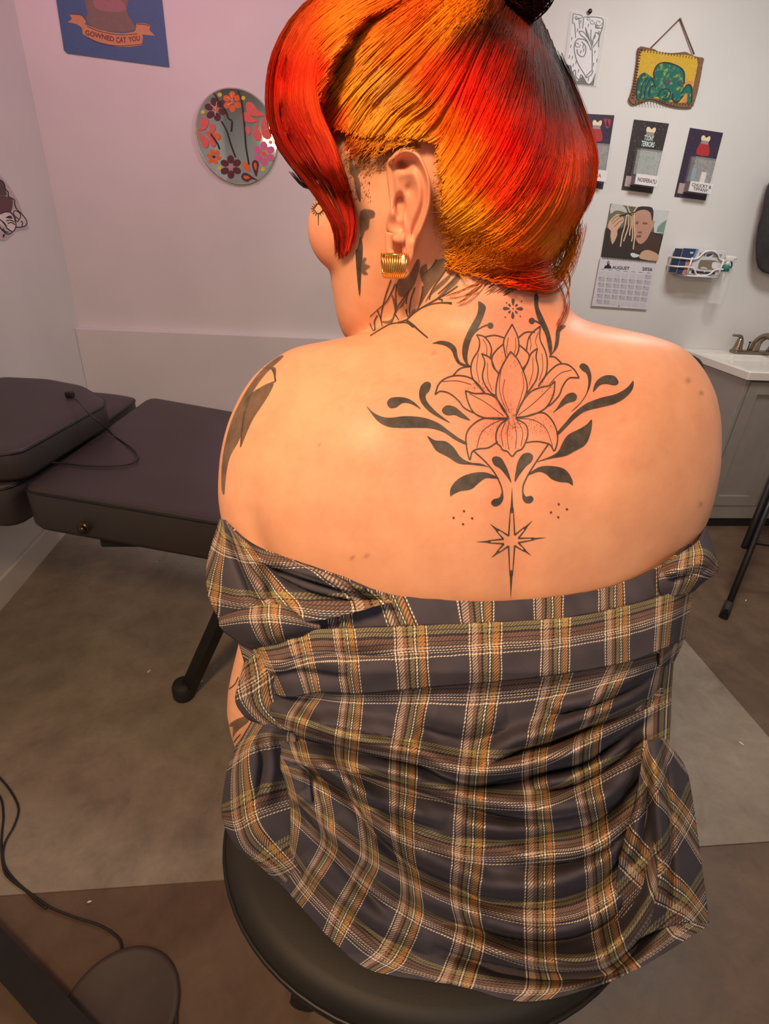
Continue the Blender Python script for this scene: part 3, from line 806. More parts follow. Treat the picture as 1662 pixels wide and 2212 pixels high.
def cloth(name, rows, us, vs, nu, nv, creases=(), doff=0.0, parent=None, thick=.0016, uvrot=None, label=None, wrinkle=.0012):
    """sheet of cloth through rows of photo points (x, y[, extra depth]) with plaid coordinates"""
    R = []
    for r in rows:
        a = np.array([(p[0], p[1], (p[2] if len(p) > 2 else 0.0)) for p in r], float)
        n = len(a); c = crom(a, 12); tt = np.linspace(0, n-1, len(c)); ti = np.linspace(0, n-1, nu)
        R.append(np.stack([np.interp(ti, tt, c[:, k]) for k in range(3)], 1))
    R = np.array(R); nr = len(R)
    big = np.array([crom(R[:, i], 12) for i in range(nu)]); tv = np.linspace(0, nr-1, big.shape[1]); ti = np.linspace(0, nr-1, nv)
    g = np.array([[np.interp(ti, tv, big[i, :, k]) for i in range(nu)] for k in range(3)])      # 3, nu, nv
    x, y, e = [a.T for a in g]
    d = sdepth_v(x, y)+e+doff
    for cr in creases: d = d+cr(x, y)
    ph = len(name)*1.7
    d = d+wrinkle*(np.sin(x*.050+y*.031+ph)*np.sin(y*.043-x*.017+ph*2)+.6*np.sin(x*.11-y*.07+ph))
    rz = -(C_R[2]*(x-W_PX/2)/F_PX+C_D[2]*(y-H_PX/2)/F_PX+C_F[2])
    d = np.where(rz > .2, np.minimum(d, (CAM_H-.671)/np.maximum(rz, .2)), d)
    verts = Pg(x, y, d).reshape(-1, 3)
    uu = np.repeat(np.interp(np.linspace(0, len(us)-1, nu), range(len(us)), us)[None], nv, 0); vv = np.repeat(np.interp(ti, range(nr), vs)[:, None], nu, 1)
    if uvrot: cc, ss = math.cos(uvrot), math.sin(uvrot); uu, vv = cc*uu-ss*vv, ss*uu+cc*vv
    uv = np.stack([uu, vv, 0*uu], -1).reshape(-1, 3)
    faces = [(j*nu+i, j*nu+i+1, (j+1)*nu+i+1, (j+1)*nu+i) for j in range(nv-1) for i in range(nu-1)]
    o = pmesh(name, verts, faces, M_PLAID, parent)
    at = o.data.attributes.new('plaid', 'FLOAT_VECTOR', 'POINT'); at.data.foreach_set('vector', uv.astype(np.float32).ravel())
    sd = o.modifiers.new('thickness', 'SOLIDIFY'); sd.thickness = thick; sd.offset = 0
    if label: o['label'] = label
    return o
CR = [Crease([(511,1507),(600,1559),(664,1589),(731,1604),(813,1626),(906,1648),(962,1676),(1022,1690),(1092,1678),(1179,1660),(1255,1641),(1319,1600),(1378,1560),(1422,1524)], .014, 24),
 Crease([(1040,1654),(1119,1616),(1191,1596),(1279,1560),(1378,1518),(1432,1470)], .011, 20),
 Crease([(742,1660),(830,1678),(904,1700),(996,1731),(1080,1755),(1159,1767),(1239,1759),(1319,1735),(1362,1697),(1400,1640)], .012, 22),
 Crease([(640,1640),(690,1668),(742,1700),(777,1742),(829,1806),(880,1850)], .009, 20),
 Crease([(820,1800),(908,1868),(996,1908),(1060,1936),(1179,1934),(1279,1902),(1340,1847),(1374,1780)], .013, 24),
 Crease([(980,1795),(1100,1806),(1199,1792),(1279,1774),(1350,1725)], .009, 18),
 Crease([(940,2034),(1000,2058),(1092,2082),(1175,2095),(1279,2092),(1318,2080),(1378,2024),(1418,1964),(1436,1903),(1442,1800),(1432,1690)], .018, 22, 1.0),
 Crease([(700,1790),(760,1850),(850,1925),(950,1975),(1050,2000)], .007, 22),
 Crease([(900,1560),(1000,1585),(1100,1570)], .004, 26), Crease([(640,1720),(690,1790),(760,1880),(840,1960)], .007, 20),
 Crease([(664,1650),(720,1690),(790,1730),(870,1760),(960,1790)], .006, 15), Crease([(1150,1704),(1230,1692),(1310,1652),(1392,1590)], .008, 15), Crease([(1090,1860),(1200,1862),(1290,1837),(1352,1790)], .007, 15),
 Crease([(1000,1988),(1100,2020),(1200,2026),(1290,2000),(1362,1940)], .008, 17), Crease([(1180,1542),(1270,1522),(1360,1482),(1424,1440)], .006, 14), Crease([(690,1560),(800,1580),(900,1600)], .004, 16), Crease([(640,1860),(720,1940),(820,2010),(930,2060)], .006, 18),
 Crease([(604,1800),(600,1760),(597,1715),(604,1660)], .005, 22), Crease([(672,1740),(668,1700),(664,1650)], .004, 22)]
# under layer: the whole shirt wrapped round hips and belly
rows = []
for y, xl, xr in ((1310,560,1440),(1400,545,1448),(1490,525,1440),(1580,540,1425),(1660,520,1440),(1740,505,1470),(1820,525,1495),(1900,600,1512),(1970,690,1500),(2030,790,1440)):
    k = .13 if y < 1800 else .06
    rows.append([(xl+150, y-60, .17 if y < 1800 else .08), (xl+45, y-20, k), (xl, y, .03), (xl+60, y, .01), ((xl*2+xr)/3, y, .008), ((xl+xr)/2, y, .008), ((xl+2*xr)/3, y, .008), (xr-60, y, .01), (xr, y, .03), (xr-45, y-20, k), (xr-150, y-60, .17 if y < 1800 else .08)])
shirt = cloth('shirt', rows, np.linspace(-4.5, 4.5, 11), np.linspace(0, 5.2, 10), 90, 70, CR[:1], .034, label='navy plaid flannel shirt worn off the shoulders')
# back of the shirt hanging in swags
A = [[(560,1478,.02),(690,1484),(765,1480),(905,1474),(1052,1464),(1210,1449),(1345,1428),(1456,1400,.05)],
 [(548,1540,.01),(640,1566),(752,1603),(876,1622),(1026,1650),(1160,1632),(1275,1582),(1450,1500,.05)],
 [(590,1622),(655,1640),(752,1657),(872,1697),(1020,1718),(1165,1725),(1270,1682),(1446,1590,.045)],
 [(605,1655),(690,1692),(785,1748),(868,1797),(1014,1838),(1172,1830),(1290,1805),(1436,1690,.012)],
 [(622,1705),(705,1778),(800,1850),(885,1897),(1005,1948),(1170,1975),(1300,1935),(1432,1800,.008)],
 [(628,1752),(712,1828),(785,1892),(890,1964),(1018,2022),(1172,2077),(1325,2062),(1450,1890,.006)],
 [(625,1840),(668,1906),(740,1977),(850,2062),(990,2112),(1180,2132),(1345,2092),(1490,1975,.006)],
 [(600,1900),(640,1945),(718,2030),(805,2096),(985,2128),(1150,2163),(1350,2105),(1530,1998,.006)]]
back = cloth('shirt_back', A, [-2.05, -1, 0, 1, 2, 3, 4, 5.1], [-.1, 1, 2, 3, 4, 5, 6, 6.45], 300, 260, CR, 0, shirt)
# left front and sleeve hanging beside the hip
L_ = [[(546,1556,.02),(560,1560,.01),(592,1566,.004),(640,1588,.03)],[(500,1640,.03),(522,1628,.008),(560,1612),(640,1606,.03)],[(482,1728,.035),(512,1718,.008),(560,1700),(640,1690,.03)],
 [(484,1775,.035),(515,1785,.006),(565,1765),(645,1745,.03)],[(512,1830,.02),(532,1836,.004),(580,1806,.002),(655,1780,.03)],[(556,1864,.01),(580,1872,.006),(622,1862,.008),(680,1830,.03)],[(598,1902,.01),(616,1908,.012),(645,1896,.016),(700,1860,.03)]]
cloth('shirt_front', L_, [.72, 1.08, 1.5, 2.0], [.35, .95, 1.65, 2.05, 2.5, 2.95, 3.3], 60, 100, [Crease([(560,1580),(575,1640),(570,1690),(560,1740)], .007, 14)], -.012, shirt, uvrot=.12)
# right tail
R_ = [[(1392,1600),(1418,1598,.002),(1434,1596,.01),(1442,1602,.02)],[(1384,1660),(1420,1650,-.004),(1445,1640,.01),(1479,1656,.03)],[(1372,1740),(1424,1730,-.006),(1455,1722,.01),(1493,1712,.03)],
 [(1340,1850),(1428,1836,-.008),(1468,1822,.006),(1510,1830,.025)],[(1330,1960,.01),(1416,1936,-.002),(1478,1920,.002),(1522,1920,.02)],[(1330,2062,.012),(1402,2016,.006),(1482,1992,.002),(1531,1994,.012)]]
cloth('shirt_tail', R_, [.2, .8, 1.2, 1.7], [0, .5, 1.1, 1.9, 2.6, 3.2], 60, 100, [Crease([(1430,2000),(1440,1900),(1440,1800),(1432,1690),(1424,1600)], .010, 14), Crease([(1345,1878),(1378,1823),(1394,1731),(1398,1690)], .008, 12)], -.010, shirt, uvrot=.75)
# collar: stand and fall
C1 = [(505,1345),(566,1385),(667,1361),(768,1357),(921,1350),(1083,1343),(1231,1333),(1358,1307),(1454,1279),(1500,1256)]
C2 = [(545,1480),(620,1504),(694,1494),(783,1497),(928,1483),(1083,1470),(1229,1452),(1358,1428),(1442,1396),(1478,1378)]
mid = [((a[0]+b[0])/2, (a[1]+b[1])/2, -.006) for a, b in zip(C1, C2)]
C1r = [(a[0], a[1], -.004+(.03 if k in (0, 9) else 0)) for k, a in enumerate(C1)]
C2r = [(a[0], a[1], -.007+(.03 if k in (0, 9) else 0)) for k, a in enumerate(C2)]
mid[0] = mid[0][:2]+(.025,); mid[9] = mid[9][:2]+(.025,)
cloth('shirt_collar', [C1r, mid, C2r], list(np.arange(10)-1.8+1.0), [-.22, .2, .66], 220, 36, [Crease([(560,1460),(640,1440),(760,1452)], .004, 22), Crease([(600,1420),(720,1405),(850,1410)], .003, 20)], -.006, shirt, .0022)
S1 = [(476,1128),(545,1178),(619,1208),(735,1247),(850,1289),(1033,1303),(1187,1294),(1322,1270),(1440,1217),(1518,1145)]
S2 = [(500,1350),(560,1380),(640,1362),(740,1358),(880,1351),(1036,1347),(1187,1339),(1322,1315),(1440,1284),(1500,1256)]
S1r = [(a[0], a[1]-4, (.03 if k in (0, 9) else .004)) for k, a in enumerate(S1)]
S2r = [(a[0], a[1], (.03 if k in (0, 9) else .002)) for k, a in enumerate(S2)]
cloth('shirt_collar_stand', [S1r, S2r], [-1.2, -.5, .05, 1, 2.05, 3, 4, 5, 6, 7], [.28, .62], 200, 24, [], -.004, shirt, .0025)
# left sleeve bunched at the arm
B_ = [[(477,1120,.02),(483,1122,.012),(488,1126,.006),(494,1134,.002)],[(455,1188,.03),(488,1185,.004),(518,1170),(552,1180)],[(446,1240,.03),(500,1240,.0),(560,1222,-.002),(630,1212)],
 [(452,1290,.03),(530,1290,-.002),(620,1266,-.004),(725,1246)],[(468,1326,.03),(560,1320,-.004),(680,1305,-.004),(800,1276)],[(480,1350,.03),(590,1345,-.002),(700,1338,-.002),(850,1300)]]
cloth('shirt_sleeve', B_, [.6, 1.1, 1.9, 2.6], [0, .5, .95, 1.4, 1.75, 2.0], 90, 80, [Crease([(500,1140),(520,1200),(545,1260),(560,1300)], .008, 16), Crease([(560,1210),(640,1240),(740,1270),(830,1290)], .007, 14), Crease([(600,1240),(680,1275),(780,1296)], .005, 12)], -.016, shirt, uvrot=-.35)
cloth('shirt_sleeve_roll', [[(474,1334,.03),(540,1312),(612,1308,-.002),(690,1346,.014)],[(478,1356,.02),(545,1340,-.010),(618,1334,-.008),(692,1352,.010)],[(510,1382,.02),(565,1376,-.004),(628,1364,-.003),(694,1358,.012)],[(540,1400,.02),(580,1392,.006),(634,1376,.006),(694,1362,.016)]],
      [.2, .75, 1.25, 1.7], [0, .3, .6, .8], 60, 40, [], -.022, shirt, uvrot=-.15)
cloth('shirt_cuff', [[(538,1392,.03),(568,1390,.008),(602,1396,.012),(640,1420,.03)],[(524,1450,.03),(560,1450,.002),(604,1452,.010),(650,1470,.03)],[(510,1508,.03),(546,1516,.0),(596,1524,.008),(650,1530,.03)],[(524,1540,.02),(560,1556,.002),(610,1566,.012),(660,1586,.03)],[(548,1560,.02),(580,1568,.006),(625,1578,.016),(670,1592,.03)]],
      [.3, .55, .9, 1.2], [.6, .9, 1.2, 1.5, 1.6], 50, 60, [], -.012, shirt, uvrot=.5)
# right sleeve roll
cloth('shirt_sleeve_roll', [[(1430,1226),(1470,1196,-.002),(1505,1172,.004),(1524,1138,.02)],[(1424,1250,-.004),(1475,1224,-.010),(1520,1202,-.008),(1549,1214,.012)],[(1424,1272,-.004),(1475,1256,-.010),(1518,1246,-.008),(1546,1238,.012)],[(1430,1290),(1470,1284,-.002),(1498,1276,.004),(1512,1258,.02)]],
      [.3, .8, 1.2, 1.6], [0, .3, .6, .9], 60, 40, [Crease([(1440,1250),(1490,1232),(1530,1222)], .005, 10)], -.008, shirt, uvrot=-.3)
cloth('shirt_side', [[(1432,1288),(1462,1282,.004),(1490,1276,.02)],[(1432,1340),(1466,1336,.006),(1487,1332,.03)],[(1428,1405,.02),(1450,1400,.03),(1474,1388,.05)],[(1424,1440,.03),(1440,1436,.04),(1455,1430,.06)]],
      [.3, .9, 1.3], [0, .4, .9, 1.2], 40, 50, [], -.002, shirt, uvrot=.2)
# ------------------------------------------------------------------ hair: dyed updo, bangs, shaved side
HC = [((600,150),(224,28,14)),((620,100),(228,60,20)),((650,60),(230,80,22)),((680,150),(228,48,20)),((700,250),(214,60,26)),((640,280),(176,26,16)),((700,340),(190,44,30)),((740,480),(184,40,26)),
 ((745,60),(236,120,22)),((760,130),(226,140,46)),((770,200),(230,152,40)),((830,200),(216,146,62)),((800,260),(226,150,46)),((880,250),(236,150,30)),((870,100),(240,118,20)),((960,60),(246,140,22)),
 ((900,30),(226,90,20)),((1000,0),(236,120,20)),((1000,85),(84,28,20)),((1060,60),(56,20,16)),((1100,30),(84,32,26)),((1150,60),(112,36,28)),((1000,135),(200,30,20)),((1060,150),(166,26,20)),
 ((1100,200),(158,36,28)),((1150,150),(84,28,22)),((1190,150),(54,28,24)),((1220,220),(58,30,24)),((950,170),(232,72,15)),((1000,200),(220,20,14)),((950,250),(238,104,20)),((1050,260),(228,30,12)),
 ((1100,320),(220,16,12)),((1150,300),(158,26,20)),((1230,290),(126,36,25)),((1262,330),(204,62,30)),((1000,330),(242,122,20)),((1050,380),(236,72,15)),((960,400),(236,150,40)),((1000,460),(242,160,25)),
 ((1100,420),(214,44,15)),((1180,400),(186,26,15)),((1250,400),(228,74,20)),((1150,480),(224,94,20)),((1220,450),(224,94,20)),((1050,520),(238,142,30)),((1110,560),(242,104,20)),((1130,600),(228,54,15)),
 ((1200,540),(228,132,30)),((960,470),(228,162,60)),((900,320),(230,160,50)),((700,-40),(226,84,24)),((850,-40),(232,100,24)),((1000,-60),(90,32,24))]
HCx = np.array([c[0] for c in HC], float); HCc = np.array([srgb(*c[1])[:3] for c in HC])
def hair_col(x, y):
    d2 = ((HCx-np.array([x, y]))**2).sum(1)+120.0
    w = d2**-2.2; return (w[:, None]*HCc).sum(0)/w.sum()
HV = [(-90,800,1080,.44,.41,.47),(-60,735,1120,.445,.385,.49),(-30,690,1145,.448,.372,.50),(0,662,1160,.45,.363,.505),(60,632,1178,.452,.352,.51),(120,615,1200,.453,.345,.512),(200,606,1232,.453,.340,.512),
 (280,615,1262,.453,.338,.512),(340,640,1276,.452,.340,.51),(400,690,1272,.452,.345,.505),(450,760,1256,.452,.352,.50),(500,850,1225,.452,.364,.49),(545,930,1200,.452,.378,.485),(580,985,1180,.452,.395,.48),(605,1040,1150,.452,.415,.475)]
HVt = np.array(HV)
def hull_depth(x, y):
    yy = np.clip(y, -90, 605); r = [np.interp(yy, HVt[:, 0], HVt[:, k]) for k in range(1, 6)]
    uu = np.clip((x-(r[0]+r[1])/2)/((r[1]-r[0])/2), -1, 1)
    return r[2]-(r[2]-r[3])*max(0, 1-uu*uu)**.5
# body of the hair (pulled tight over the skull, open over the shaved temple and the ear)
ysx = np.linspace(-90, 605, 90); tb = resample(HV, 0, ysx); hv, hf = [], []; NA2 = 110
for y, (xl, xr, ds, db, df) in zip(ysx, tb):
    for k in range(NA2):
        a = 2*math.pi*k/NA2; c, s = math.cos(a), math.sin(a); x = (xl+xr)/2+(xr-xl)/2*c
        d = ds-(ds-db)*s if s >= 0 else ds+(df-ds)*(-s)
        hv.append((x, y, d))
hv = np.array(hv)
EARP = [(690,318),(740,288),(790,286),(835,296),(870,290),(905,290),(934,318),(948,370),(958,430),(962,480),(972,525),(1004,562),(1046,598),(1046,640),(600,640),(600,420),(660,380)]
def inpoly(x, y, poly):
    c = False
    for i in range(len(poly)):
        x0, y0 = poly[i]; x1, y1 = poly[i-1]
        if (y0 > y) != (y1 > y) and x < (x1-x0)*(y-y0)/(y1-y0)+x0: c = not c
    return c
cut = [inpoly(p[0], p[1], EARP) and p[2] < .46 for p in hv]
for j in range(len(ysx)-1):
    for k in range(NA2):
        q = (j*NA2+k, j*NA2+(k+1) % NA2, (j+1)*NA2+(k+1) % NA2, (j+1)*NA2+k)
        if sum(cut[i] for i in q) < 2: hf.append(q)
def edge_dist(x, y):
    m_ = 1e9
    for a, b in zip(EARP[:12], EARP[1:13]):
        tq = min(1, max(0, ((x-a[0])*(b[0]-a[0])+(y-a[1])*(b[1]-a[1]))/((b[0]-a[0])**2+(b[1]-a[1])**2)))
        m_ = min(m_, math.hypot(x-(a[0]+(b[0]-a[0])*tq), y-(a[1]+(b[1]-a[1])*tq)))
    return m_
# pull the hair surface onto the skull where it is tight
def hull_at(x, y):
    h = hull_depth(x, y); b = body_depth(x, y, .60)
    k = np.clip((x-960)/160, 0, 1)          # loose volume at the back, tight at the temple
    if b > .55: return h
    off = .0008+.0052*min(1, edge_dist(x, y)/70)
    return min(h*k+min(h+.03, b-off)*(1-k), b-off)
HD = {}
def hull_q(x, y):
    gx, gy = x/16., y/16.; x0, y0 = math.floor(gx), math.floor(gy); a, b = gx-x0, gy-y0; r = 0
    for i, j, w in ((0, 0, (1-a)*(1-b)), (1, 0, a*(1-b)), (0, 1, (1-a)*b), (1, 1, a*b)):
        key = (x0+i, y0+j)
        if key not in HD: HD[key] = hull_at((x0+i)*16., (y0+j)*16.)
        r += w*HD[key]
    return r
def hcol_mat(name):
    t = NT(name); at = t.n('ShaderNodeAttribute', attribute_name='dye')
    nz = t.noise(260, 3, .6)
    c = t.mix(t.math('MULTIPLY', nz, .22), at.outputs['Color'], (0.02, 0.008, 0.005, 1), 'MIX')
    t.l(c, t.b.inputs['Base Color']); t.set(Roughness=.6); t.b.inputs['Specular IOR Level'].default_value = .07
    return t.m
M_HAIR = hcol_mat('dyed_hair')
def dye(o, cols):
    a = o.data.color_attributes.new('dye', 'FLOAT_COLOR', 'POINT')
    a.data.foreach_set('color', np.concatenate([np.clip(cols, 0, 1), np.ones((len(cols), 1))], 1).astype(np.float32).ravel())
hw, hcl = [], []
for x, y, d in hv:
    front = d < np.interp(y, ysx, tb[:, 2])+1e-6
    if front:
        d = hull_q(x, y)+.002+.004*max(0, 1-edge_dist(x, y)/40)
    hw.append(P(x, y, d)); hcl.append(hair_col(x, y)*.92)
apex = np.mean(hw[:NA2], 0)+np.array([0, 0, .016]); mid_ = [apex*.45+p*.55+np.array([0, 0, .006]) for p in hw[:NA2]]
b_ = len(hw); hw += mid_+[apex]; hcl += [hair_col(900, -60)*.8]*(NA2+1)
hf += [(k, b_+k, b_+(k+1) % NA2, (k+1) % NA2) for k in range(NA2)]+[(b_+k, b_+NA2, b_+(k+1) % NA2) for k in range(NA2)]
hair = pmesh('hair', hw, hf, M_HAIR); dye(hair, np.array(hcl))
hair['label'] = 'red, orange and yellow dyed hair swept up into a dark bun'
# lookup grids so that thousands of strands are laid quickly
GX, GY = np.arange(540, 1360, 10.), np.arange(-130, 760, 10.)
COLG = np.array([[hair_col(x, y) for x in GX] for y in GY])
def bil(grid, gx, gy, x, y):
    fx = np.clip((x-gx[0])/(gx[1]-gx[0]), 0, len(gx)-1.001); fy = np.clip((y-gy[0])/(gy[1]-gy[0]), 0, len(gy)-1.001)
    ix, iy = fx.astype(int), fy.astype(int); a, b = fx-ix, fy-iy
    if grid.ndim == 3: a, b = a[..., None], b[..., None]
    return grid[iy, ix]*(1-a)*(1-b)+grid[iy, ix+1]*a*(1-b)+grid[iy+1, ix]*(1-a)*b+grid[iy+1, ix+1]*a*b
def mkgrid(fn, step=14.):
    gx, gy = np.arange(540, 1360, step), np.arange(-130, 760, step)
    g = np.array([[fn(x, y) for x in gx] for y in gy])
    return lambda x, y: bil(g, gx, gy, x, y)
hull_v = mkgrid(hull_at)
def Pv(x, y, d):
    r = (C_R*((x-W_PX/2)/F_PX)[..., None]+C_D*((y-H_PX/2)/F_PX)[..., None]+C_F)*d[..., None]
    r[..., 2] += CAM_H; return r
class Strands:
    def __init__(self): self.v = []; self.f = []; self.c = []; self.n = 0
    def batch(self, pts, cols, r0, r1):
        """pts (N,S,3), cols (N,S,3): three-sided tapering hairs"""
        N, S_, _ = pts.shape
        T_ = np.gradient(pts, axis=1); T_ /= np.linalg.norm(T_, axis=2, keepdims=True)+1e-12
        up = np.array([.13, -.9, .41]); U_ = np.cross(T_, up); U_ /= np.linalg.norm(U_, axis=2, keepdims=True)+1e-12; V_ = np.cross(T_, U_)
        rr = np.linspace(r0, r1, S_)[None, :, None]
        vs = np.stack([pts+rr*(math.cos(a)*U_+math.sin(a)*V_) for a in (0, 2.094, 4.189)], 2)     # N,S,3,3
        idx = np.arange(N*S_*3).reshape(N, S_, 3)+self.n
        q = [np.stack([idx[:, :-1, k], idx[:, :-1, (k+1) % 3], idx[:, 1:, (k+1) % 3], idx[:, 1:, k]], -1).reshape(-1, 4) for k in range(3)]
        self.v.append(vs.reshape(-1, 3)); self.f.append(np.concatenate(q)); self.c.append(np.repeat(cols.reshape(-1, 3), 3, 0)); self.n += N*S_*3
    def add(self, pts, cols, r0, r1): self.batch(np.array(pts)[None], np.array(cols)[None], r0, r1)
    def build(self, name, parent):
        v = np.concatenate(self.v); f = np.concatenate(self.f)
        me = bpy.data.meshes.new(name); me.vertices.add(len(v)); me.vertices.foreach_set('co', v.ravel())
        me.loops.add(f.size); me.loops.foreach_set('vertex_index', f.ravel().astype(np.int32))
        me.polygons.add(len(f)); me.polygons.foreach_set('loop_start', np.arange(0, f.size, 4, dtype=np.int32)); me.update(calc_edges=True)
        o = link(name, me, parent, [M_HAIR])
        dye(o, np.concatenate(self.c)); o['kind'] = 'stuff'; return o
def guides_fill(st, guides, n, lift0, lift1, r=.00055, seg=15, jit=5.0, depthf=None, shade=(.6, 1.5), lo=0.0, hi=1.0, root_j=.08, short=0, rj0=None):
    G_ = [crom(g, 8) for g in guides]
    G_ = np.array([np.stack([np.interp(np.linspace(0, len(g)-1, seg), range(len(g)), g[:, k]) for k in range(2)], 1) for g in G_]); ng = len(G_)
    u = NPR.uniform(lo, hi, n)*(ng-1); i = np.minimum(u.astype(int), ng-2); a = (u-i)[:, None, None]
    c = G_[i]*(1-a)+G_[i+1]*a
    t0 = NPR.uniform(0, root_j, n)[:, None]; t1 = 1-NPR.uniform(0, root_j*1.5, n)[:, None]
    if rj0: t0 = NPR.uniform(0, rj0, n)[:, None]
    if short: t0 = (NPR.uniform(0, 1, n)**.45)[:, None]*(1-short); t1 = t0+short*NPR.uniform(.5, 1, n)[:, None]
    s_ = np.linspace(0, 1, seg)[None]; tt = (t0+(t1-t0)*s_)*(seg-1)
    k0 = np.minimum(tt.astype(int), seg-2); w = (tt-k0)[..., None]; rw = np.arange(n)[:, None]
    c = c[rw, k0]*(1-w)+c[rw, k0+1]*w
    ph = NPR.uniform(0, 6.3, n)[:, None]; am = NPR.uniform(0, jit, n)[:, None]; fr = NPR.uniform(1.5, 4, n)[:, None]
    x = c[..., 0]+np.sin(s_*fr+ph)*am; y = c[..., 1]+np.cos(s_*fr+ph)*am
    lift = NPR.uniform(lift0, lift1, n)[:, None]*(.35+.65*np.sin(math.pi*s_))
    d = (depthf or hull_v)(x, y)-lift
    k = NPR.uniform(*shade, n)[:, None, None]
    dx, dy = NPR.uniform(-16, 16, (2, n, 1))
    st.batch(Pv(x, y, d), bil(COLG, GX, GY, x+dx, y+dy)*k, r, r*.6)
BG = [[(944,322),(970,284),(1000,205),(1040,105),(1080,20),(1100,-40)],[(954,392),(994,334),(1040,240),(1080,140),(1110,60),(1125,-30)],[(960,462),(1018,402),(1075,310),(1120,200),(1140,100),(1140,-20)],
 [(978,512),(1056,464),(1130,370),(1168,260),(1163,140),(1150,0)],[(1022,552),(1106,515),(1180,430),(1215,320),(1200,190),(1160,30)],[(1060,598),(1150,560),(1225,470),(1252,370),(1232,240),(1178,70)],
 [(1120,606),(1195,560),(1250,470),(1272,380),(1252,280),(1190,100)]]
SG = [[(640,90),(690,10),(790,-50),(950,-80)],[(672,200),(740,95),(850,20),(990,-50)],[(698,268),(762,176),(860,90),(1010,-35)],[(752,292),(804,216),(880,140),(1040,-25)],[(808,298),(856,240),(925,180),(1070,-20)],[(870,296),(906,256),(965,195),(1090,-25)],[(945,306),(970,280),(1020,170),(1100,-40)]]
SG = [crom(g, 4)[np.linspace(0, 12, 6).astype(int)] for g in SG]
st = Strands()
guides_fill(st, BG, 4200, .000, .0045, jit=9, r=.00048, shade=(.72, 1.3), rj0=.16); guides_fill(st, SG, 2800, .000, .0024, jit=10, r=.00048, shade=(.75, 1.3), rj0=.22)
# crown hair that meets the bangs
CG = [[(655,50),(730,-5),(800,-45),(930,-80)],[(628,170),(705,75),(800,8),(950,-60)],[(655,262),(725,165),(815,75),(970,-40)],[(690,300),(755,210),(845,115),(1000,-35)]]
guides_fill(st, CG, 900, .003, .008, jit=8, r=.00046, shade=(.75, 1.3), root_j=.2)
# locks: bundles that stand a little proud
for GG, nl_ in ((BG, 46), (SG, 22)):
    for _ in range(nl_):
        u = RNG.uniform(0, .97); guides_fill(st, GG, 30, .002, .0055, jit=4, r=.00042, lo=u, hi=u+.04, shade=(.8, 1.6), root_j=.25)
# fly-away hairs at nape and outline
FG = [[(1060,590),(1140,590),(1215,560),(1225,480)],[(1100,600),(1190,610),(1232,560),(1262,470)],[(1130,590),(1185,612),(1212,580),(1226,510)]]
guides_fill(st, FG, 150, .0, .012, r=.0003, jit=26, shade=(.5, 1.1))
OG = [[(1180,500),(1250,440),(1276,350),(1250,250),(1195,110)],[(1200,515),(1268,445),(1288,350),(1264,250),(1206,110)]]
guides_fill(st, OG, 220, .0, .006, r=.0003, jit=9, shade=(.45, .95))
nape_v = mkgrid(lambda x, y: min(.45, body_depth(x, y, .46)-.002))
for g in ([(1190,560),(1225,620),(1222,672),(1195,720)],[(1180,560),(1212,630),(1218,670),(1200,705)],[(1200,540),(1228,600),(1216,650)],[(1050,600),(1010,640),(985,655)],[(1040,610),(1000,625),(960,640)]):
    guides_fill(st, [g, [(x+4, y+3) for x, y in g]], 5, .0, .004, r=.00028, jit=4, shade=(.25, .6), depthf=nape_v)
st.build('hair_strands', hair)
# soft short tufts at the nape
tf = Strands()
for _ in range(900):
    x = RNG.uniform(960, 1150); y = 560+.28*(x-960)*RNG.uniform(.3, 1.1)+RNG.uniform(-20, 22)
    if x > 1100: y = RNG.uniform(560, 618)
    x1, y1 = x+RNG.uniform(10, 60), y-RNG.uniform(-8, 45)
    pts = [P(xx, yy, min(hull_q(xx, yy), body_depth(xx, yy, .46))-e) for xx, yy, e in ((x, y, .000), ((x+x1)/2+RNG.uniform(-6, 6), (y+y1)/2+6, .005), (x1, y1, .006))]
    k = RNG.uniform(.7, 1.4); tf.add(pts, [hair_col(x, y)*k]*3, .00045, .0002)
tf.build('nape_tufts', hair)
# clipped side: stubble over temple and behind the ear
sb = Strands()
def stubble(n, box, flow, col, L, test=None):
    x0, y0, x1, y1 = box
    for _ in range(n):
        x, y = RNG.uniform(x0, x1), RNG.uniform(y0, y1)
        if test and not test(x, y): continue
        b = body_depth(x, y, None) if False else body_depth(x, y, .60)
        if b > .55: continue
        ll = L*RNG.uniform(.5, 1.2); dx, dy = flow(x, y); k = RNG.uniform(.6, 1.2)
        sb.add([P(x, y, b), P(x+dx*ll, y+dy*ll, b-.0016)], [np.array(srgb(*col)[:3])*k]*2, .00028, .00015)
stubble(1500, (735, 285, 905, 385), lambda x, y: (.6, -.5), (196, 132, 62), 12, lambda x, y: y < 385-.5*abs(x-800) and not (x > 850 and y > 330))
stubble(700, (935, 380, 1010, 570), lambda x, y: (.8, -.55), (214, 150, 56), 18, lambda x, y: x > 930+max(0, y-480)*.3)
stubble(250, (735, 330, 800, 440), lambda x, y: (.2, -.7), (160, 96, 66), 9)
stubble(160, (960, 560, 1110, 640), lambda x, y: (.8, -.5), (120, 70, 40), 26)
sb.build('stubble', hair)
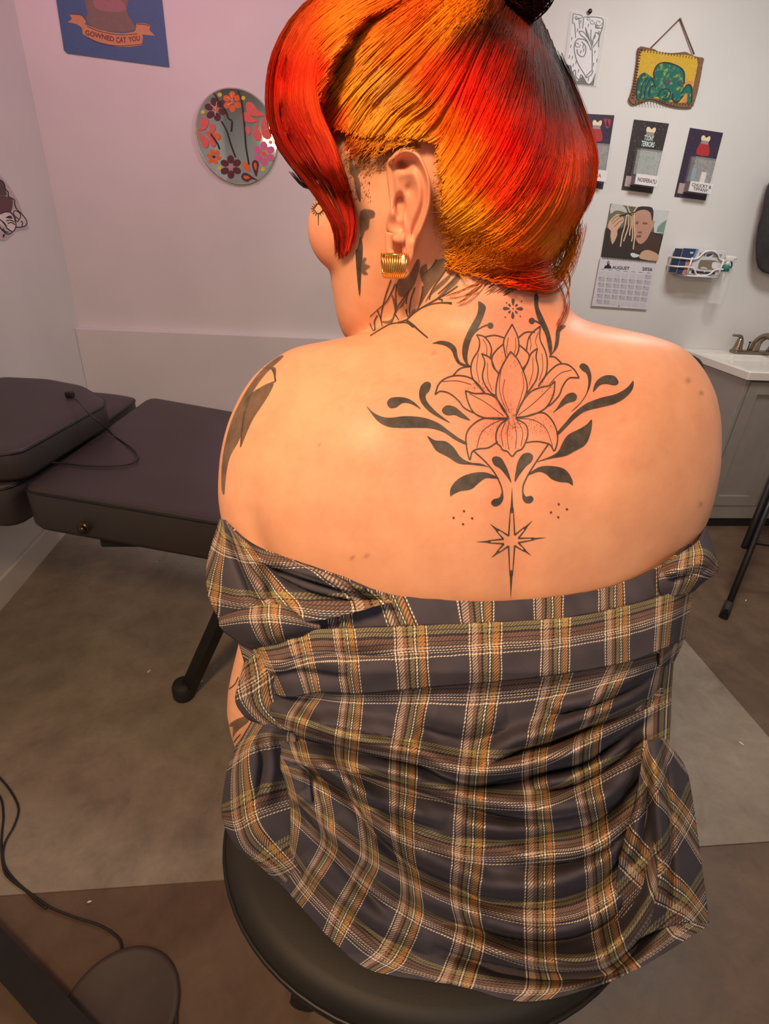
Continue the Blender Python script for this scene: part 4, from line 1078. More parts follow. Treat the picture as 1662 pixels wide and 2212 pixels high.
# bangs falling past the brow and cheek
def bang_d(x, y):
    h = hull_depth(x, y) if y < 400 else .46
    b = body_depth(x, y, .60)
    return min(h, b-.004) if b < .55 else min(h, .452)
BA0 = [[(752,-60),(655,20),(602,110),(588,200),(598,280),(630,345),(676,410),(716,485),(732,560)],[(762,-50),(666,40),(614,130),(600,220),(612,290),(646,355),(690,425),(728,500),(736,560)],[(766,-40),(678,60),(634,150),(630,235),(672,310),(712,385),(742,455),(752,510),(743,556)],
 [(776,-30),(694,68),(660,156),(664,240),(700,315),(732,385),(756,450),(764,500),(754,550)],[(786,-20),(708,76),(682,162),(690,245),(722,315),(748,380),(768,440),(776,490),(766,540)]]
BA = []
for k, g in enumerate(BA0):      # the lock narrows to a wispy point
    gg = []
    for j, (x, y) in enumerate(g):
        f = np.clip((y-300)/260, 0, 1)*.62; tx = np.interp(y, [300, 380, 450, 500, 560], [672, 716, 748, 756, 742])
        gg.append((x*(1-f)+tx*f, y))
    BA.append(gg)
bs = Strands(); bang_q = mkgrid(bang_d)
guides_fill(bs, BA[:2], 420, .001, .005, jit=4, r=.00046, seg=20, depthf=bang_q, shade=(.55, 1.2), root_j=.2)
guides_fill(bs, BA[2:], 1150, .001, .006, jit=7, r=.00046, seg=20, depthf=bang_q, shade=(.65, 1.3), root_j=.26)
for _ in range(26):
    u = RNG.uniform(.45, .95); guides_fill(bs, BA, 22, .004, .008, jit=3, lo=u, hi=u+.04, seg=20, depthf=bang_q, shade=(.7, 1.6), root_j=.16)
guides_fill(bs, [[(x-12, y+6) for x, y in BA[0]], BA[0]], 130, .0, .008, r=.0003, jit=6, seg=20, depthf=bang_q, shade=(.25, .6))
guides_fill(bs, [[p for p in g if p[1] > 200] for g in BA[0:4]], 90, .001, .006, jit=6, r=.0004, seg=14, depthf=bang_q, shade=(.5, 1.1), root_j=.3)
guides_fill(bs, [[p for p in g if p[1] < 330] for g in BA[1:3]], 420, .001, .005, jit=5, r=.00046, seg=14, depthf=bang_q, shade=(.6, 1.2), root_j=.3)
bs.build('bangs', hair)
# thin hairs that fade the edge of the sweep into the clipped side
fd = Strands(); skin_v = mkgrid(lambda x, y: min(body_depth(x, y, .46), hull_q(x, y)+.004)-.0015, 10.)
FE = [[(725,350),(765,280),(815,210)],[(770,352),(812,285),(865,220)],[(815,348),(850,285),(900,225)],[(850,318),(888,280),(935,225)],[(895,302),(925,275),(960,220)]]
guides_fill(fd, FE, 1900, .0, .0022, r=.00026, jit=12, seg=9, depthf=skin_v, shade=(.75, 1.4), short=.34)
FE2 = [[(930,350),(965,322),(1000,280)],[(938,420),(972,385),(1015,335)],[(936,480),(980,448),(1030,400)],[(944,530),(1000,498),(1060,455)],[(985,575),(1040,545),(1100,510)]]
guides_fill(fd, FE2, 1700, .0, .0022, r=.00026, jit=12, seg=9, depthf=skin_v, shade=(.75, 1.4), short=.38)
fd.build('faded_edge', hair)
# bun
bc = P(1106, -70, .392); bnv, bnf = ellipsoid_geo(bc, (.036, .034, .030), None, 32, 20)
bun = pmesh('hair_bun', bnv, bnf, M_HAIR, hair); dye(bun, np.array([srgb(62, 28, 24)[:3]]*len(bnv)))
bst = Strands()
for _ in range(520):
    a0 = RNG.uniform(0, 6.28); ph = RNG.uniform(.3, 2.8); tw_ = RNG.uniform(.8, 2.2); rr = RNG.uniform(1.0, 1.12)
    pts = []
    for k in range(12):
        th = a0+tw_*k/11; p2 = ph+RNG.uniform(-.02, .02)+.35*math.sin(k/11*3)
        pts.append(bc+np.array([.036*math.sin(p2)*math.cos(th), .034*math.sin(p2)*math.sin(th), .030*math.cos(p2)])*rr)
    k = RNG.uniform(.5, 1.6); col = np.array(srgb(*(RNG.choice([(62, 28, 24), (90, 32, 26), (48, 26, 26)])))[:3])*k
    bst.add(pts, [col]*12, .0005, .0003)
bst.build('bun_strands', hair)
# ------------------------------------------------------------------ stool under the person
M_BLACK = mat('black_vinyl', srgb(30, 27, 24), .62, var=.15, nscale=12, bump=.12, bscale=500)
M_BLACK2 = mat('black_metal', srgb(30, 28, 28), .45, .2, var=.2, nscale=40)
M_RUBBER = mat('black_rubber', srgb(34, 32, 32), .7, var=.15)
M_STEEL = mat('brushed_steel', srgb(170, 165, 158), .35, .9, var=.08)
SX, SY, SZ = .155, .444, .665
stool = empty('stool', (SX, SY, 0)); tag(stool, 'wide oval black padded stool the person sits on', 'stool')
def part(mb, name, parent, m, origin=None, smooth=False):
    o = mb.build(name, None, m, smooth); o.parent = parent
    o.matrix_parent_inverse = Matrix.Translation(-Vector(parent.matrix_world.translation)) if parent.parent is None and parent.type == 'EMPTY' else Matrix.Identity(4)
    return o
def emp(name, loc):
    e = empty(name, loc); e.matrix_world = Matrix.Translation(Vector(loc)); return e
stool.matrix_world = Matrix.Translation((SX, SY, 0))
mb = MB(); rings = []
for dz, k in ((-.085, .90), (-.080, .955), (-.06, .985), (-.03, 1.0), (-.014, .992), (-.004, .965), (0, .92), (.001, .8), (0, .5), (-.001, .05)):
    rings.append([(SX+.28*k*math.cos(a), SY+.232*k*math.sin(a), SZ+dz) for a in np.linspace(0, 2*math.pi, 72, endpoint=False)])
mb.add(*loft_geo(rings)); seat = part(mb, 'seat', stool, M_BLACK, smooth=True)
mb = MB().tube([(SX+.281*math.cos(a), SY+.233*math.sin(a), SZ-.03) for a in np.linspace(0, 2*math.pi, 73)], .003, 6); part(mb, 'seat_piping', stool, M_BLACK2, smooth=True)
mb = MB().tube([(SX, SY, .10), (SX, SY, .34)], .028, 16).tube([(SX, SY, .34), (SX, SY, .58)], .018, 16); part(mb, 'gas_column', stool, M_STEEL, smooth=True)
for k in range(5):
    a = math.pi-.26+k*2*math.pi/5; d = np.array([math.cos(a), math.sin(a), 0]); c = np.array([SX, SY, 0]); n = np.array([-d[1], d[0], 0])
    e = c+d*.192
    mb = MB().tube([c+[0, 0, .115], c+d*.1+[0, 0, .095], e+[0, 0, .07]], [.022, .019, .016], 8); part(mb, 'base_arm', stool, M_STEEL, smooth=True)
    mb = MB()
    for s in (-1, 1):
        mb.tube([e+n*(s*.006)+[0, 0, .026], e+n*(s*.022)+[0, 0, .026]], .026, 16)
    mb.tube([e+n*-.007+[0, 0, .026], e+n*.007+[0, 0, .026]], .01, 10).tube([e+[0, 0, .026], e+[0, 0, .07]], .007, 8)
    part(mb, 'caster', stool, M_RUBBER)
# trousers and shoes of the person (hidden behind the back, seen only from the side)
M_JEANS = mat('dark_trousers', srgb(46, 46, 54), .85, var=.15, nscale=60)
lv, lf = [], []
def ladd(g):
    v, f = g; b = len(lv); lv.extend(v); lf.extend([tuple(i+b for i in q) for q in f])
for s in (-1, 1):
    hip = np.array([.165+s*.095, .46, .755]); kn = np.array([.165+s*.15, .86, .755]); an = np.array([.165+s*.14, .84, .13])
    ladd(tube_geo(crom([hip, hip+(kn-hip)*.5+[0, 0, .01], kn, kn+(an-kn)*.12, kn+(an-kn)*.5, an], 5), list(np.interp(np.linspace(0, 5, 26), range(6), [.088, .086, .070, .066, .058, .050])), 24))
lm = remesh(lv, lf, .008, 4); lm.name = 'trousers'; o = link('trousers', lm, None, [M_JEANS]); o.parent = person; o.matrix_parent_inverse = Matrix.Translation(-PO)
for s in (-1, 1):
    x, y = .165+s*.14, .84
    rr = []
    for t_, w, h in ((-.09, .026, .05), (-.07, .036, .09), (-.02, .040, .115), (.05, .043, .085), (.11, .047, .06), (.15, .040, .045), (.172, .02, .025)):
        rr.append([(x+w*math.cos(a), y+t_, .004+h*.5+h*.5*math.sin(a)) for a in np.linspace(0, 2*math.pi, 20, endpoint=False)])
    pmesh('shoe', *loft_geo(rr), M_BLACK2)

# ------------------------------------------------------------------ treatment bed
ZB, TH = .70, .125
bed = emp('treatment_bed', (-.25, 1.5, 0)); tag(bed, 'black vinyl treatment bed behind the person, along the left wall', 'bed')
def rounded(poly, r, m=5):
    out = []; n = len(poly); p = [np.array(q, float) for q in poly]
    for i in range(n):
        a, b, c = p[i-1], p[i], p[(i+1) % n]; u = (a-b)/np.linalg.norm(a-b); v = (c-b)/np.linalg.norm(c-b)
        rr = min(r, .45*np.linalg.norm(a-b), .45*np.linalg.norm(c-b))
        for t in np.linspace(0, 1, m): out.append((1-t)**2*(b+u*rr)+2*t*(1-t)*b+t*t*(b+v*rr))
    return np.array(out)
def pad(poly, z0, z1, r=.035, er=.018):
    pl = rounded(poly, r); c = pl.mean(0); rings = []
    def inset(k):
        d = pl-c; L = np.linalg.norm(d, axis=1, keepdims=True); return c+d*(L-k)/L
    for k, z in ((er*.6, z0), (0, z0+er*.8), (0, z1-er), (er*.3, z1-er*.3), (er, z1), (er*3, z1+.002)): rings.append([(x, y, z) for x, y in inset(k)])
    return rings, pl
def padmesh(name, poly, z0, z1, parent, r=.035, er=.018):
    rings, pl = pad(poly, z0, z1, r, er)
    o = part(MB().add(*loft_geo(rings)), name, parent, M_VINYL, smooth=True)
    part(MB().tube([(x, y, z1-er*.6) for x, y in list(pl)+[pl[0]]], .0035, 6), 'piping', parent if parent.type == 'EMPTY' else parent, M_BLACK2, smooth=True)
    return o
M_VINYL = mat('bed_vinyl', srgb(54, 47, 48), .5, var=.10, nscale=6, bump=.1, bscale=600)
padmesh('bed_cushion', [(-.791, 1.352), (.50, .925), (.60, 1.60), (-.702, 2.205)], ZB-TH, ZB, bed)
padmesh('end_cushion', [(-1.185, 1.41), (-.822, 1.345), (-.742, 2.20), (-.86, 2.25), (-1.185, 2.30)], ZB-TH, ZB, bed, .06)
part(MB().rbox((-.60, 1.30, .545), (.40, 1.50, .578), .006, 2), 'frame_rail', bed, M_BLACK2)
part(MB().rbox((-.60, 1.62, .545), (.30, 1.70, .578), .006, 2), 'frame_rail', bed, M_BLACK2)
kx = on_y(218, 1133, 1.345-.135*.0); kp = np.array([-.623, 1.292, .612])
part(MB().tube([kp+[0, .03, 0], kp+[-.004, -.006, 0]], .016, 18).tube([kp+[-.004, -.006, 0], kp+[-.006, -.016, 0]], .010, 18), 'side_knob', bed, mat('dark_knob', srgb(70, 58, 46), .25, .6), smooth=True)
for f, tp in (((-.438, 1.282, .0), (-.19, 1.31, .56)), ((.44, 1.04, 0), (.30, 1.32, .56)), ((.38, 1.66, 0), (.25, 1.66, .56)), ((.10, 1.72, 0), (.16, 1.66, .56))):
    f, tp = np.array(f), np.array(tp); d = (tp-f)/np.linalg.norm(tp-f)
    lg = part(MB().tube([f+d*.02, tp], .026, 4), 'bed_leg', bed, M_BLACK2)
    part(MB().add(*loft_geo([[(f[0]+r*math.cos(a), f[1]+r*math.sin(a), z) for a in np.linspace(0, 2*math.pi, 18, endpoint=False)] for r, z in ((.030, 0), (.034, .012), (.034, .045), (.028, .06))])), 'foot_cap', lg, M_RUBBER, smooth=True)
# raised head rest lying over the end cushion
hr = emp('bed_bolster', (-1.0, 1.7, .70)); tag(hr, 'loose dark bolster pad lying on the end of the treatment bed', 'pad')
padmesh('bolster_cushion', [(-1.19, 1.385), (-.83, 1.365), (-.785, 1.39), (-.722, 1.80), (-.735, 1.86), (-.88, 2.03), (-1.02, 2.10), (-1.19, 2.11)], .705, .79, hr, .03, .014)
cl = MB(); q0 = on_z(152, 858, .792); cl.rbox(q0-[.012, .012, 0], q0+[.012, .012, .020], .004, 2); clip = cl.build('power_clip', None, M_BLACK2); tag(clip, 'small black plug standing on the bolster pad', 'plug')
def cord(name, pts, r, label, m=None):
    o = MB().tube(crom(pts, 8), r, 8).build(name, None, m or M_CORD, True); tag(o, label, 'cord'); return o
M_CORD = mat('black_cord', srgb(34, 30, 30), .5, var=.1)
cord('thin_cord', [on_z(162, 861, .818), on_z(172, 870, .815), on_z(192, 893, .808), on_z(226, 921, .765), on_z(245, 940, .7085), on_z(285, 968, .7085), on_z(297, 986, .7085), on_z(283, 1001, .7085), on_z(240, 1006, .7085), on_z(190, 1006, .7085), on_z(128, 1000, .7085), on_z(60, 999, .7085), on_z(-30, 1002, .7085)], .0026, 'thin black cord looping over the treatment bed')
# floor cords, foot pedal, stand
z = .0065
cord('floor_cord', [on_z(*p, z) for p in ((-30,1650),(0,1681),(18,1702),(34,1728),(40,1752),(30,1785),(12,1818),(6,1850),(15,1880),(45,1914),(85,1944),(112,1962),(160,1981),(215,1999),(250,2021),(262,2042),(255,2068),(236,2104),(214,2142),(196,2172))], .0026, 'black cord snaking over the floor to the stand leg, its bend furthest right')
cord('floor_cord', [on_z(*p, z) for p in ((-30,1690),(0,1722),(7,1760),(4,1800),(3,1835),(9,1880),(26,1902),(58,1926),(78,1946),(100,1962))], .0026, 'shorter black floor cord at the left edge beside the longer one')
ped_c = on_z(258, 2196, 0); M_PEDAL = mat('dark_pedal', srgb(66, 54, 48), .6, var=.12)
pr = abs(on_z(382, 2180, .02)[0]-ped_c[0])
pedal = emp('foot_pedal', tuple(ped_c)); tag(pedal, 'round flat dark foot pedal on the floor in the lower left corner', 'foot pedal')
part(MB().add(*loft_geo([[(ped_c[0]+pr*k*math.cos(a), ped_c[1]+pr*k*math.sin(a), zz_) for a in np.linspace(0, 2*math.pi, 64, endpoint=False)] for k, zz_ in ((.98, 0), (1, .004), (1, .013), (.97, .017), (.90, .0175), (.88, .016), (.1, .016))])), 'pedal_plate', pedal, M_PEDAL, smooth=True)
part(MB().tube(crom([on_z(*p, .012) for p in ((334,2088),(352,2102),(366,2124),(376,2160),(380,2200),(378,2240))], 5), .0030, 8), 'pedal_cord', pedal, M_CORD, smooth=True)
st_ = emp('lamp_stand', tuple(on_z(330, 2420, 0))); tag(st_, 'black stand leg crossing the lower left corner of the floor', 'stand')
a_, b_ = on_z(-140, 1905, .03), on_z(330, 2420, .06)
dv = (b_-a_)/np.linalg.norm(b_-a_); nv_ = np.array([-dv[1], dv[0], 0]); nv_ /= np.linalg.norm(nv_)
mb = MB(); w = .024
mb.add([a_+nv_*w-[0, 0, .014], a_-nv_*w-[0, 0, .014], a_-nv_*w+[0, 0, .012], a_+nv_*w+[0, 0, .012], b_+nv_*w-[0, 0, .014], b_-nv_*w-[0, 0, .014], b_-nv_*w+[0, 0, .012], b_+nv_*w+[0, 0, .012]], [(0,1,2,3),(4,7,6,5),(0,4,5,1),(1,5,6,2),(2,6,7,3),(3,7,4,0)])
part(mb, 'leg', st_, M_BLACK2)
part(MB().tube([a_+[0, 0, .012], a_-[0, 0, .03]], .03, 16), 'foot', st_, M_RUBBER)
part(MB().tube([b_+[0, 0, -.06], b_+[0, 0, .10]], .03, 16), 'hub', st_, M_BLACK2)

# ------------------------------------------------------------------ wash-stand with sink and tap
VX0, VX1, VY0 = 2.02, 2.72, 2.39
M_CAB = mat('grey_cabinet', srgb(150, 144, 136), .45, var=.04, nscale=20)
M_TOP = mat('white_sink_top', srgb(226, 222, 214), .25, var=.02, nscale=10)
M_TOE = mat('black_toe_kick', srgb(22, 20, 20), .6, var=.2)
van = emp('sink_cabinet', (2.37, 2.66, 0)); tag(van, 'grey sink cabinet with white top against the back wall at right', 'cabinet')
part(MB().box((VX0+.004, VY0+.004, 0), (VX1-.004, YB-.002, .052)), 'toe_kick', van, M_TOE)
part(MB().rbox((VX0, VY0+.018, .050), (VX1, YB-.002, .812), .002, 1), 'cabinet_body', van, M_CAB)
part(MB().rbox((VX0, VY0, .050), (VX1, VY0+.020, .125), .002, 1), 'bottom_rail', van, M_CAB)
part(MB().rbox((VX0, VY0, .125), (VX0+.022, VY0+.020, .812), .002, 1), 'left_stile', van, M_CAB)
for i, (x0, x1) in enumerate(((VX0+.025, 2.345), (2.351, VX1-.003))):
    z0, z1, fr = .130, .798, .058
    d = part(MB().rbox((x0, VY0-.002, z0), (x1, VY0+.014, z1), .002, 1), 'door', van, M_CAB) if False else None
    mb = MB().box((x0, VY0-.002, z0), (x0+fr, VY0+.017, z1)).box((x1-fr, VY0-.002, z0), (x1, VY0+.017, z1)).box((x0+fr, VY0-.002, z0), (x1-fr, VY0+.017, z0+fr)).box((x0+fr, VY0-.002, z1-fr), (x1-fr, VY0+.017, z1))
    d = part(mb, 'door', van, M_CAB)
    part(MB().box((x0+fr, VY0+.007, z0+fr), (x1-fr, VY0+.016, z1-fr)), 'door_panel', d, M_CAB)
    kx_ = x1-.03 if i == 0 else x0+.03
    part(MB().tube([(kx_, VY0-.002, .62), (kx_, VY0-.014, .62)], .006, 12).add(*ellipsoid_geo((kx_, VY0-.020, .62), (.013, .009, .013), None, 16, 10)), 'knob', d, M_STEEL, smooth=True)
# top with a sunk basin
def sink_top():
    x0, x1, y0, y1, zt = VX0-.012, VX1+.012, VY0-.014, YB-.002, .850
    o_ = rounded([(x0, y0), (x1, y0), (x1, y1), (x0, y1)], .010, 6); n = len(o_)
    c = np.array([(x0+x1)/2, (y0+y1)/2])
    def rr(m, r): return rounded([(x0+m, y0+m), (x1-m, y0+m), (x1-m, y1-m-.09), (x0+m, y1-m-.09)], r, 6)
    R = [[(x, y, .812) for x, y in o_], [(x, y, zt-.004) for x, y in o_], [(x, y, zt) for x, y in rounded([(x0+.003, y0+.003), (x1-.003, y0+.003), (x1-.003, y1), (x0+.003, y1)], .010, 6)]]
    R += [[(x, y, zt) for x, y in rr(.030, .02)], [(x, y, zt-.004) for x, y in rr(.036, .03)], [(x, y, zt-.010) for x, y in rr(.055, .05)], [(x, y, zt-.022) for x, y in rr(.09, .08)], [(x, y, zt-.028) for x, y in rr(.14, .1)]]
    return loft_geo(R)
top = part(MB().add(*sink_top()), 'sink_top', van, M_TOP)
M_NICK = mat('brushed_nickel', srgb(150, 136, 122), .28, 1.0, var=.08)
tap = emp('sink_tap', (2.37, 2.86, .85)); tag(tap, 'brushed nickel two-handle tap on the white sink top', 'tap')
part(MB().rbox((2.26, 2.825, .850), (2.52, 2.885, .868), .008, 3), 'base_plate', tap, M_NICK, smooth=True)
for hx, s in ((2.285, -1), (2.495, 1)):
    h = part(MB().add(*loft_geo([[(hx+r*math.cos(a), 2.855+r*math.sin(a), zz_) for a in np.linspace(0, 2*math.pi, 24, endpoint=False)] for r, zz_ in ((.027, .866), (.027, .872), (.023, .878), (.021, .892), (.017, .918), (.012, .934))])), 'handle_base', tap, M_NICK, smooth=True)
    part(MB().tube(crom([(hx, 2.855, .928), (hx+s*.006, 2.852, .940), (hx+s*.03, 2.845, .944), (hx+s*.062, 2.835, .946)], 5), list(np.linspace(.010, .0055, 16)), 12).add(*ellipsoid_geo((hx+s*.064, 2.834, .947), (.008, .008, .008), None, 14, 10)), 'lever', h, M_NICK, smooth=True)
part(MB().tube(crom([(2.39, 2.86, .866), (2.39, 2.85, .92), (2.39, 2.80, .955), (2.39, 2.74, .945)], 6), list(np.linspace(.026, .013, 19)), 16), 'spout', tap, M_NICK, smooth=True)
part(MB().tube([(2.362, 2.872, .868), (2.362, 2.872, .905)], .003, 8).add(*ellipsoid_geo((2.362, 2.872, .908), (.007, .007, .005), None, 12, 8)), 'drain_lift', tap, M_BLACK2, smooth=True)

# ------------------------------------------------------------------ folding step stool at the right edge
fs = emp('folding_stool', tuple(on_z(1700, 1300, 0))); tag(fs, 'black folding stool with tubular legs at the right edge', 'folding stool')
F1 = on_z(1565, 1330, .012); G1 = on_z(1745, 880, .74); off = np.array([.36, -.10, 0])
for k, s in enumerate((0, 1)):
    a, b = F1+off*s, G1+off*s*.85
    lg = part(MB().tube([a, b], .0125, 12), 'leg', fs, M_BLACK2, smooth=True)
    part(MB().tube([a-[0, 0, .012], a+(b-a)*.06], .017, 12), 'foot_cap', lg, M_RUBBER, smooth=True)
    u_ = np.array([-.024, .010, .0]); part(MB().tube([a+(b-a)*.30+u_, b+u_], .013, 10), 'rear_rail', fs, M_BLACK2, smooth=True)
    part(MB().tube([b+[0, 0, .0], b+np.array([.10, -.40, -.54])*1.0], .0125, 12), 'leg', fs, M_BLACK2, smooth=True)
for k in (.33, .62):
    part(MB().tube([F1+(G1-F1)*k, F1+off+(G1+off*.85-F1-off)*k], .0085, 10), 'crossbar', fs, M_BLACK2, smooth=True)
gm = (G1+G1+off*.85)/2
part(MB().rbox(gm+[-.21, -.16, 0], gm+[.21, .10, .03], .012, 3), 'seat', fs, M_BLACK)
# black swivel chair behind the person, only its shoulder shows
ch = emp('desk_chair', (1.20, 2.17, 0)); bk = on_y(1440, 800, 1.95); tag(ch, 'black chair almost hidden behind the right shoulder of the person', 'chair')
CX = 1.20
pr_ = rounded([(CX-.25, .60), (CX+.25, .60), (CX+.27, 1.0), (CX-.27, 1.0)], .13, 9)
part(MB().add(*loft_geo([[(CX+(x-CX)*k, y, .8+(z_-.8)*k) for x, z_ in pr_] for y, k in ((1.925, .90), (1.93, .96), (1.945, 1.0), (1.975, 1.0), (1.99, .96), (1.995, .90))])), 'backrest', ch, M_BLACK, smooth=True)
part(MB().rbox((CX-.25, 1.95, .44), (CX+.25, 2.40, .52), .03, 4), 'seat', ch, M_BLACK, smooth=True)
part(MB().rbox((CX-.03, 1.92, .47), (CX+.03, 1.945, .80), .006, 2), 'back_bar', ch, M_BLACK2)
part(MB().tube([(CX, 2.17, .06), (CX, 2.17, .45)], .025, 14), 'column', ch, M_STEEL, smooth=True)
for k in range(5):
    a = k*2*math.pi/5+.3; part(MB().tube([(CX, 2.17, .10), (CX+.2*math.cos(a), 2.17+.2*math.sin(a), .05)], .018, 8).add(*ellipsoid_geo((CX+.2*math.cos(a), 2.17+.2*math.sin(a), .025), (.025, .025, .025), None, 14, 10)), 'base_arm', ch, M_BLACK2, smooth=True)
# dark jacket hanging on the wall
M_CLOTH = mat('dark_jacket', srgb(52, 50, 52), .95, var=.25, nscale=50, bump=.3, bscale=300)
rings = []
jt = [(.80,.05,.05),(1.0,0,0)]
for y_px, xl_ in ((380,1668),(420,1655),(450,1648),(490,1640),(530,1634),(560,1633),(578,1638),(588,1648),(592,1660)):
    p = on_y(xl_, y_px, YB-.06); rings.append((p[2], p[0]))
R_ = []
for z_, xl_ in rings:
    k = (z_-rings[-1][0])/(rings[0][0]-rings[-1][0]); hw = .26 if k > .12 else .26*(.45+.55*k/.12); xc = xl_+.26
    dp = .055*(.5+.5*min(1, k*6))
    R_.append([(xc+.26*math.cos(a), YB-.062+dp*math.sin(a)+.006*math.sin(5*a+z_*30), z_) for a in np.linspace(0, 2*math.pi, 60, endpoint=False)])
jk = emp('hanging_jacket', (R_[0][0][0], YB-.06, R_[-1][0][2])); tag(jk, 'dark jacket hanging on the back wall at the right edge', 'jacket')
part(MB().add(*loft_geo(R_)), 'jacket_body', jk, M_CLOTH, smooth=True)
hkp = on_y(1740, 380, YB); part(MB().tube([(hkp[0], YB, hkp[2]+.02), (hkp[0], YB-.05, hkp[2]+.02), (hkp[0], YB-.055, hkp[2]+.05)], .006, 8), 'hook', jk, M_STEEL)
# scraps on the floor
M_SCRAP = mat('paper_scrap', srgb(210, 200, 186), .8, var=.05)
for i, (px, py, lb) in enumerate(((338, 1214, 'white paper scrap on the floor below the treatment bed'), (322, 1450, 'white paper scrap on the floor left of the bed leg'), (434, 1470, 'white paper scrap on the floor right of the bed leg'), (1612, 1297, 'pale paper scrap on the brown floor under the folding stool'), (1602, 1606, 'white paper scrap on the grey floor right of the shirt'), (193, 1948, 'tiny pale paper scrap beside the floor cord'))):
    p = on_z(px, py, .0042); s = (.006+.002*(i % 3))*(.45 if i == 5 else 1); a = i*1.3
    pts = [(p[0]+s*r*math.cos(a+t), p[1]+s*r*math.sin(a+t), p[2]+.001*(k % 2)) for k, (t, r) in enumerate(((0, 1.2), (1.1, .5), (2.2, .8), (3.4, 1.1), (4.6, .45), (5.5, .7)))]
    o = MB().add(pts+[(x, y, z_-.0008) for x, y, z_ in pts], [(0,1,2,3,4,5), (11,10,9,8,7,6)]+[(k, k+6, (k+1) % 6+6, (k+1) % 6) for k in range(6)]).build('paper_scrap', None, M_SCRAP); tag(o, lb, 'paper scrap', 'scraps on the floor')
# ------------------------------------------------------------------ things on the walls
_fc = {}
def flat(r, g, b, rough=.6):
    k = (r, g, b, rough)
    if k not in _fc: _fc[k] = mat('print_%d_%d_%d' % (r, g, b), srgb(r, g, b), rough, var=.06, nscale=90)
    return _fc[k]
class Sheet:
    """flat print: filled shapes and pen lines in photo pixels laid on a plane of the wall"""
    def __init__(self, plane): self.pl = plane; self.v = []; self.f = []; self.mi = []; self.ms = []; self.k = 0
    def _m(self, c):
        m = flat(*c) if isinstance(c, tuple) else c
        if m not in self.ms: self.ms.append(m)
        return self.ms.index(m)
    def fill(self, poly, c, smooth=0):
        p = crom_closed(poly, smooth) if smooth else poly
        self.k += 1; b = len(self.v); self.v += [self.pl(x, y, self.k*.00012) for x, y in p]
        self.f.append(tuple(range(b, b+len(p)))); self.mi.append(self._m(c)); return self
    def stroke(self, pts, w, c, m=5, w1=None):
        cc = crom(pts, m) if len(pts) > 2 else np.array(pts, float); n = len(cc); self.k += .25; b = len(self.v)
        for i in range(n):
            t_ = cc[min(i+1, n-1)]-cc[max(i-1, 0)]; t_ = t_/(np.linalg.norm(t_)+1e-9); nr = np.array([-t_[1], t_[0]])
            ww = w if w1 is None else w+(w1-w)*i/(n-1)
            for s in (1, -1): q = cc[i]+nr*s*ww/2; self.v.append(self.pl(q[0], q[1], self.k*.00012))
        mi = self._m(c)
        for i in range(n-1): self.f.append((b+2*i, b+2*i+1, b+2*i+3, b+2*i+2)); self.mi.append(mi)
        return self
    def disc(self, x, y, r, c, n=14, ry=None, rot=0):
        ry = ry or r; cs, sn = math.cos(rot), math.sin(rot)
        return self.fill([(x+r*math.cos(a)*cs-ry*math.sin(a)*sn, y+r*math.cos(a)*sn+ry*math.sin(a)*cs) for a in np.linspace(0, 2*math.pi, n, endpoint=False)], c)
    def build(self, name, parent):
        o = mesh(name, self.v, self.f, None, self.ms or [flat(200, 200, 200)], False); o.data.polygons.foreach_set('material_index', self.mi)
        o.parent = parent; o.matrix_parent_inverse = Matrix.Translation(-Vector(parent.matrix_world.translation)) if parent.type == 'EMPTY' else Matrix.Identity(4)
        return o
def wallp(base): return lambda x, y, e: on_y(x, y, YB-base-e)
def leftp(base): return lambda x, y, e: on_x(x, y, XL+base+e)
def text_mesh(txt, corners, name, parent, c, bold=.0):
    """lettering stretched into the quad tl, tr, bl given as 3d points"""
    cu = bpy.data.curves.new('txt', 'FONT'); cu.body = txt; cu.size = 1; cu.offset = bold; cu.resolution_u = 3; cu.align_x = 'LEFT'
    if '\n' in txt: cu.align_x = 'CENTER'; cu.space_line = .85
    o = bpy.data.objects.new('txt', cu); COL.objects.link(o); dg = bpy.context.evaluated_depsgraph_get()
    me = bpy.data.meshes.new_from_object(o.evaluated_get(dg)); bpy.data.objects.remove(o, do_unlink=True)
    v = mesh_np(me); lo, hi = v.min(0), v.max(0); tl, tr, bl = [np.asarray(q, float) for q in corners]
    s = (v[:, 0]-lo[0])/(hi[0]-lo[0]); t_ = (hi[1]-v[:, 1])/(hi[1]-lo[1])
    me.vertices.foreach_set('co', (tl+s[:, None]*(tr-tl)+t_[:, None]*(bl-tl)).ravel()); me.name = name
    ob = link(name, me, None, [flat(*c)], False); ob.parent = parent
    ob.matrix_parent_inverse = Matrix.Translation(-Vector(parent.matrix_world.translation)) if parent.type == 'EMPTY' else Matrix.Identity(4)
    return ob
def slab(poly, base, thick, name, parent, m, smooth=0, plane=None):
    """sheet with thickness whose front lies `base+thick` off the wall"""
    p = crom_closed(poly, smooth) if smooth else poly; n = len(p)
    pts = [on_y(x, y, YB-base-thick) for x, y in p] if plane is None else [plane(x, y, thick) for x, y in p]
    nrm = np.array([0, thick, 0]) if plane is None else np.array([-thick, 0, 0])
    mb = MB().add(pts+[q+nrm for q in pts], [tuple(range(n)), tuple(range(2*n-1, n-1, -1))]+[(i, i+n, (i+1) % n+n, (i+1) % n) for i in range(n)])
    return part(mb, name, parent, m)
def lerp_quad(tl, tr, bl, br):
    tl, tr, bl, br = [np.array(q, float) for q in (tl, tr, bl, br)]
    return lambda a, b: tuple((tl*(1-a)+tr*a)*(1-b)+(bl*(1-a)+br*a)*b)

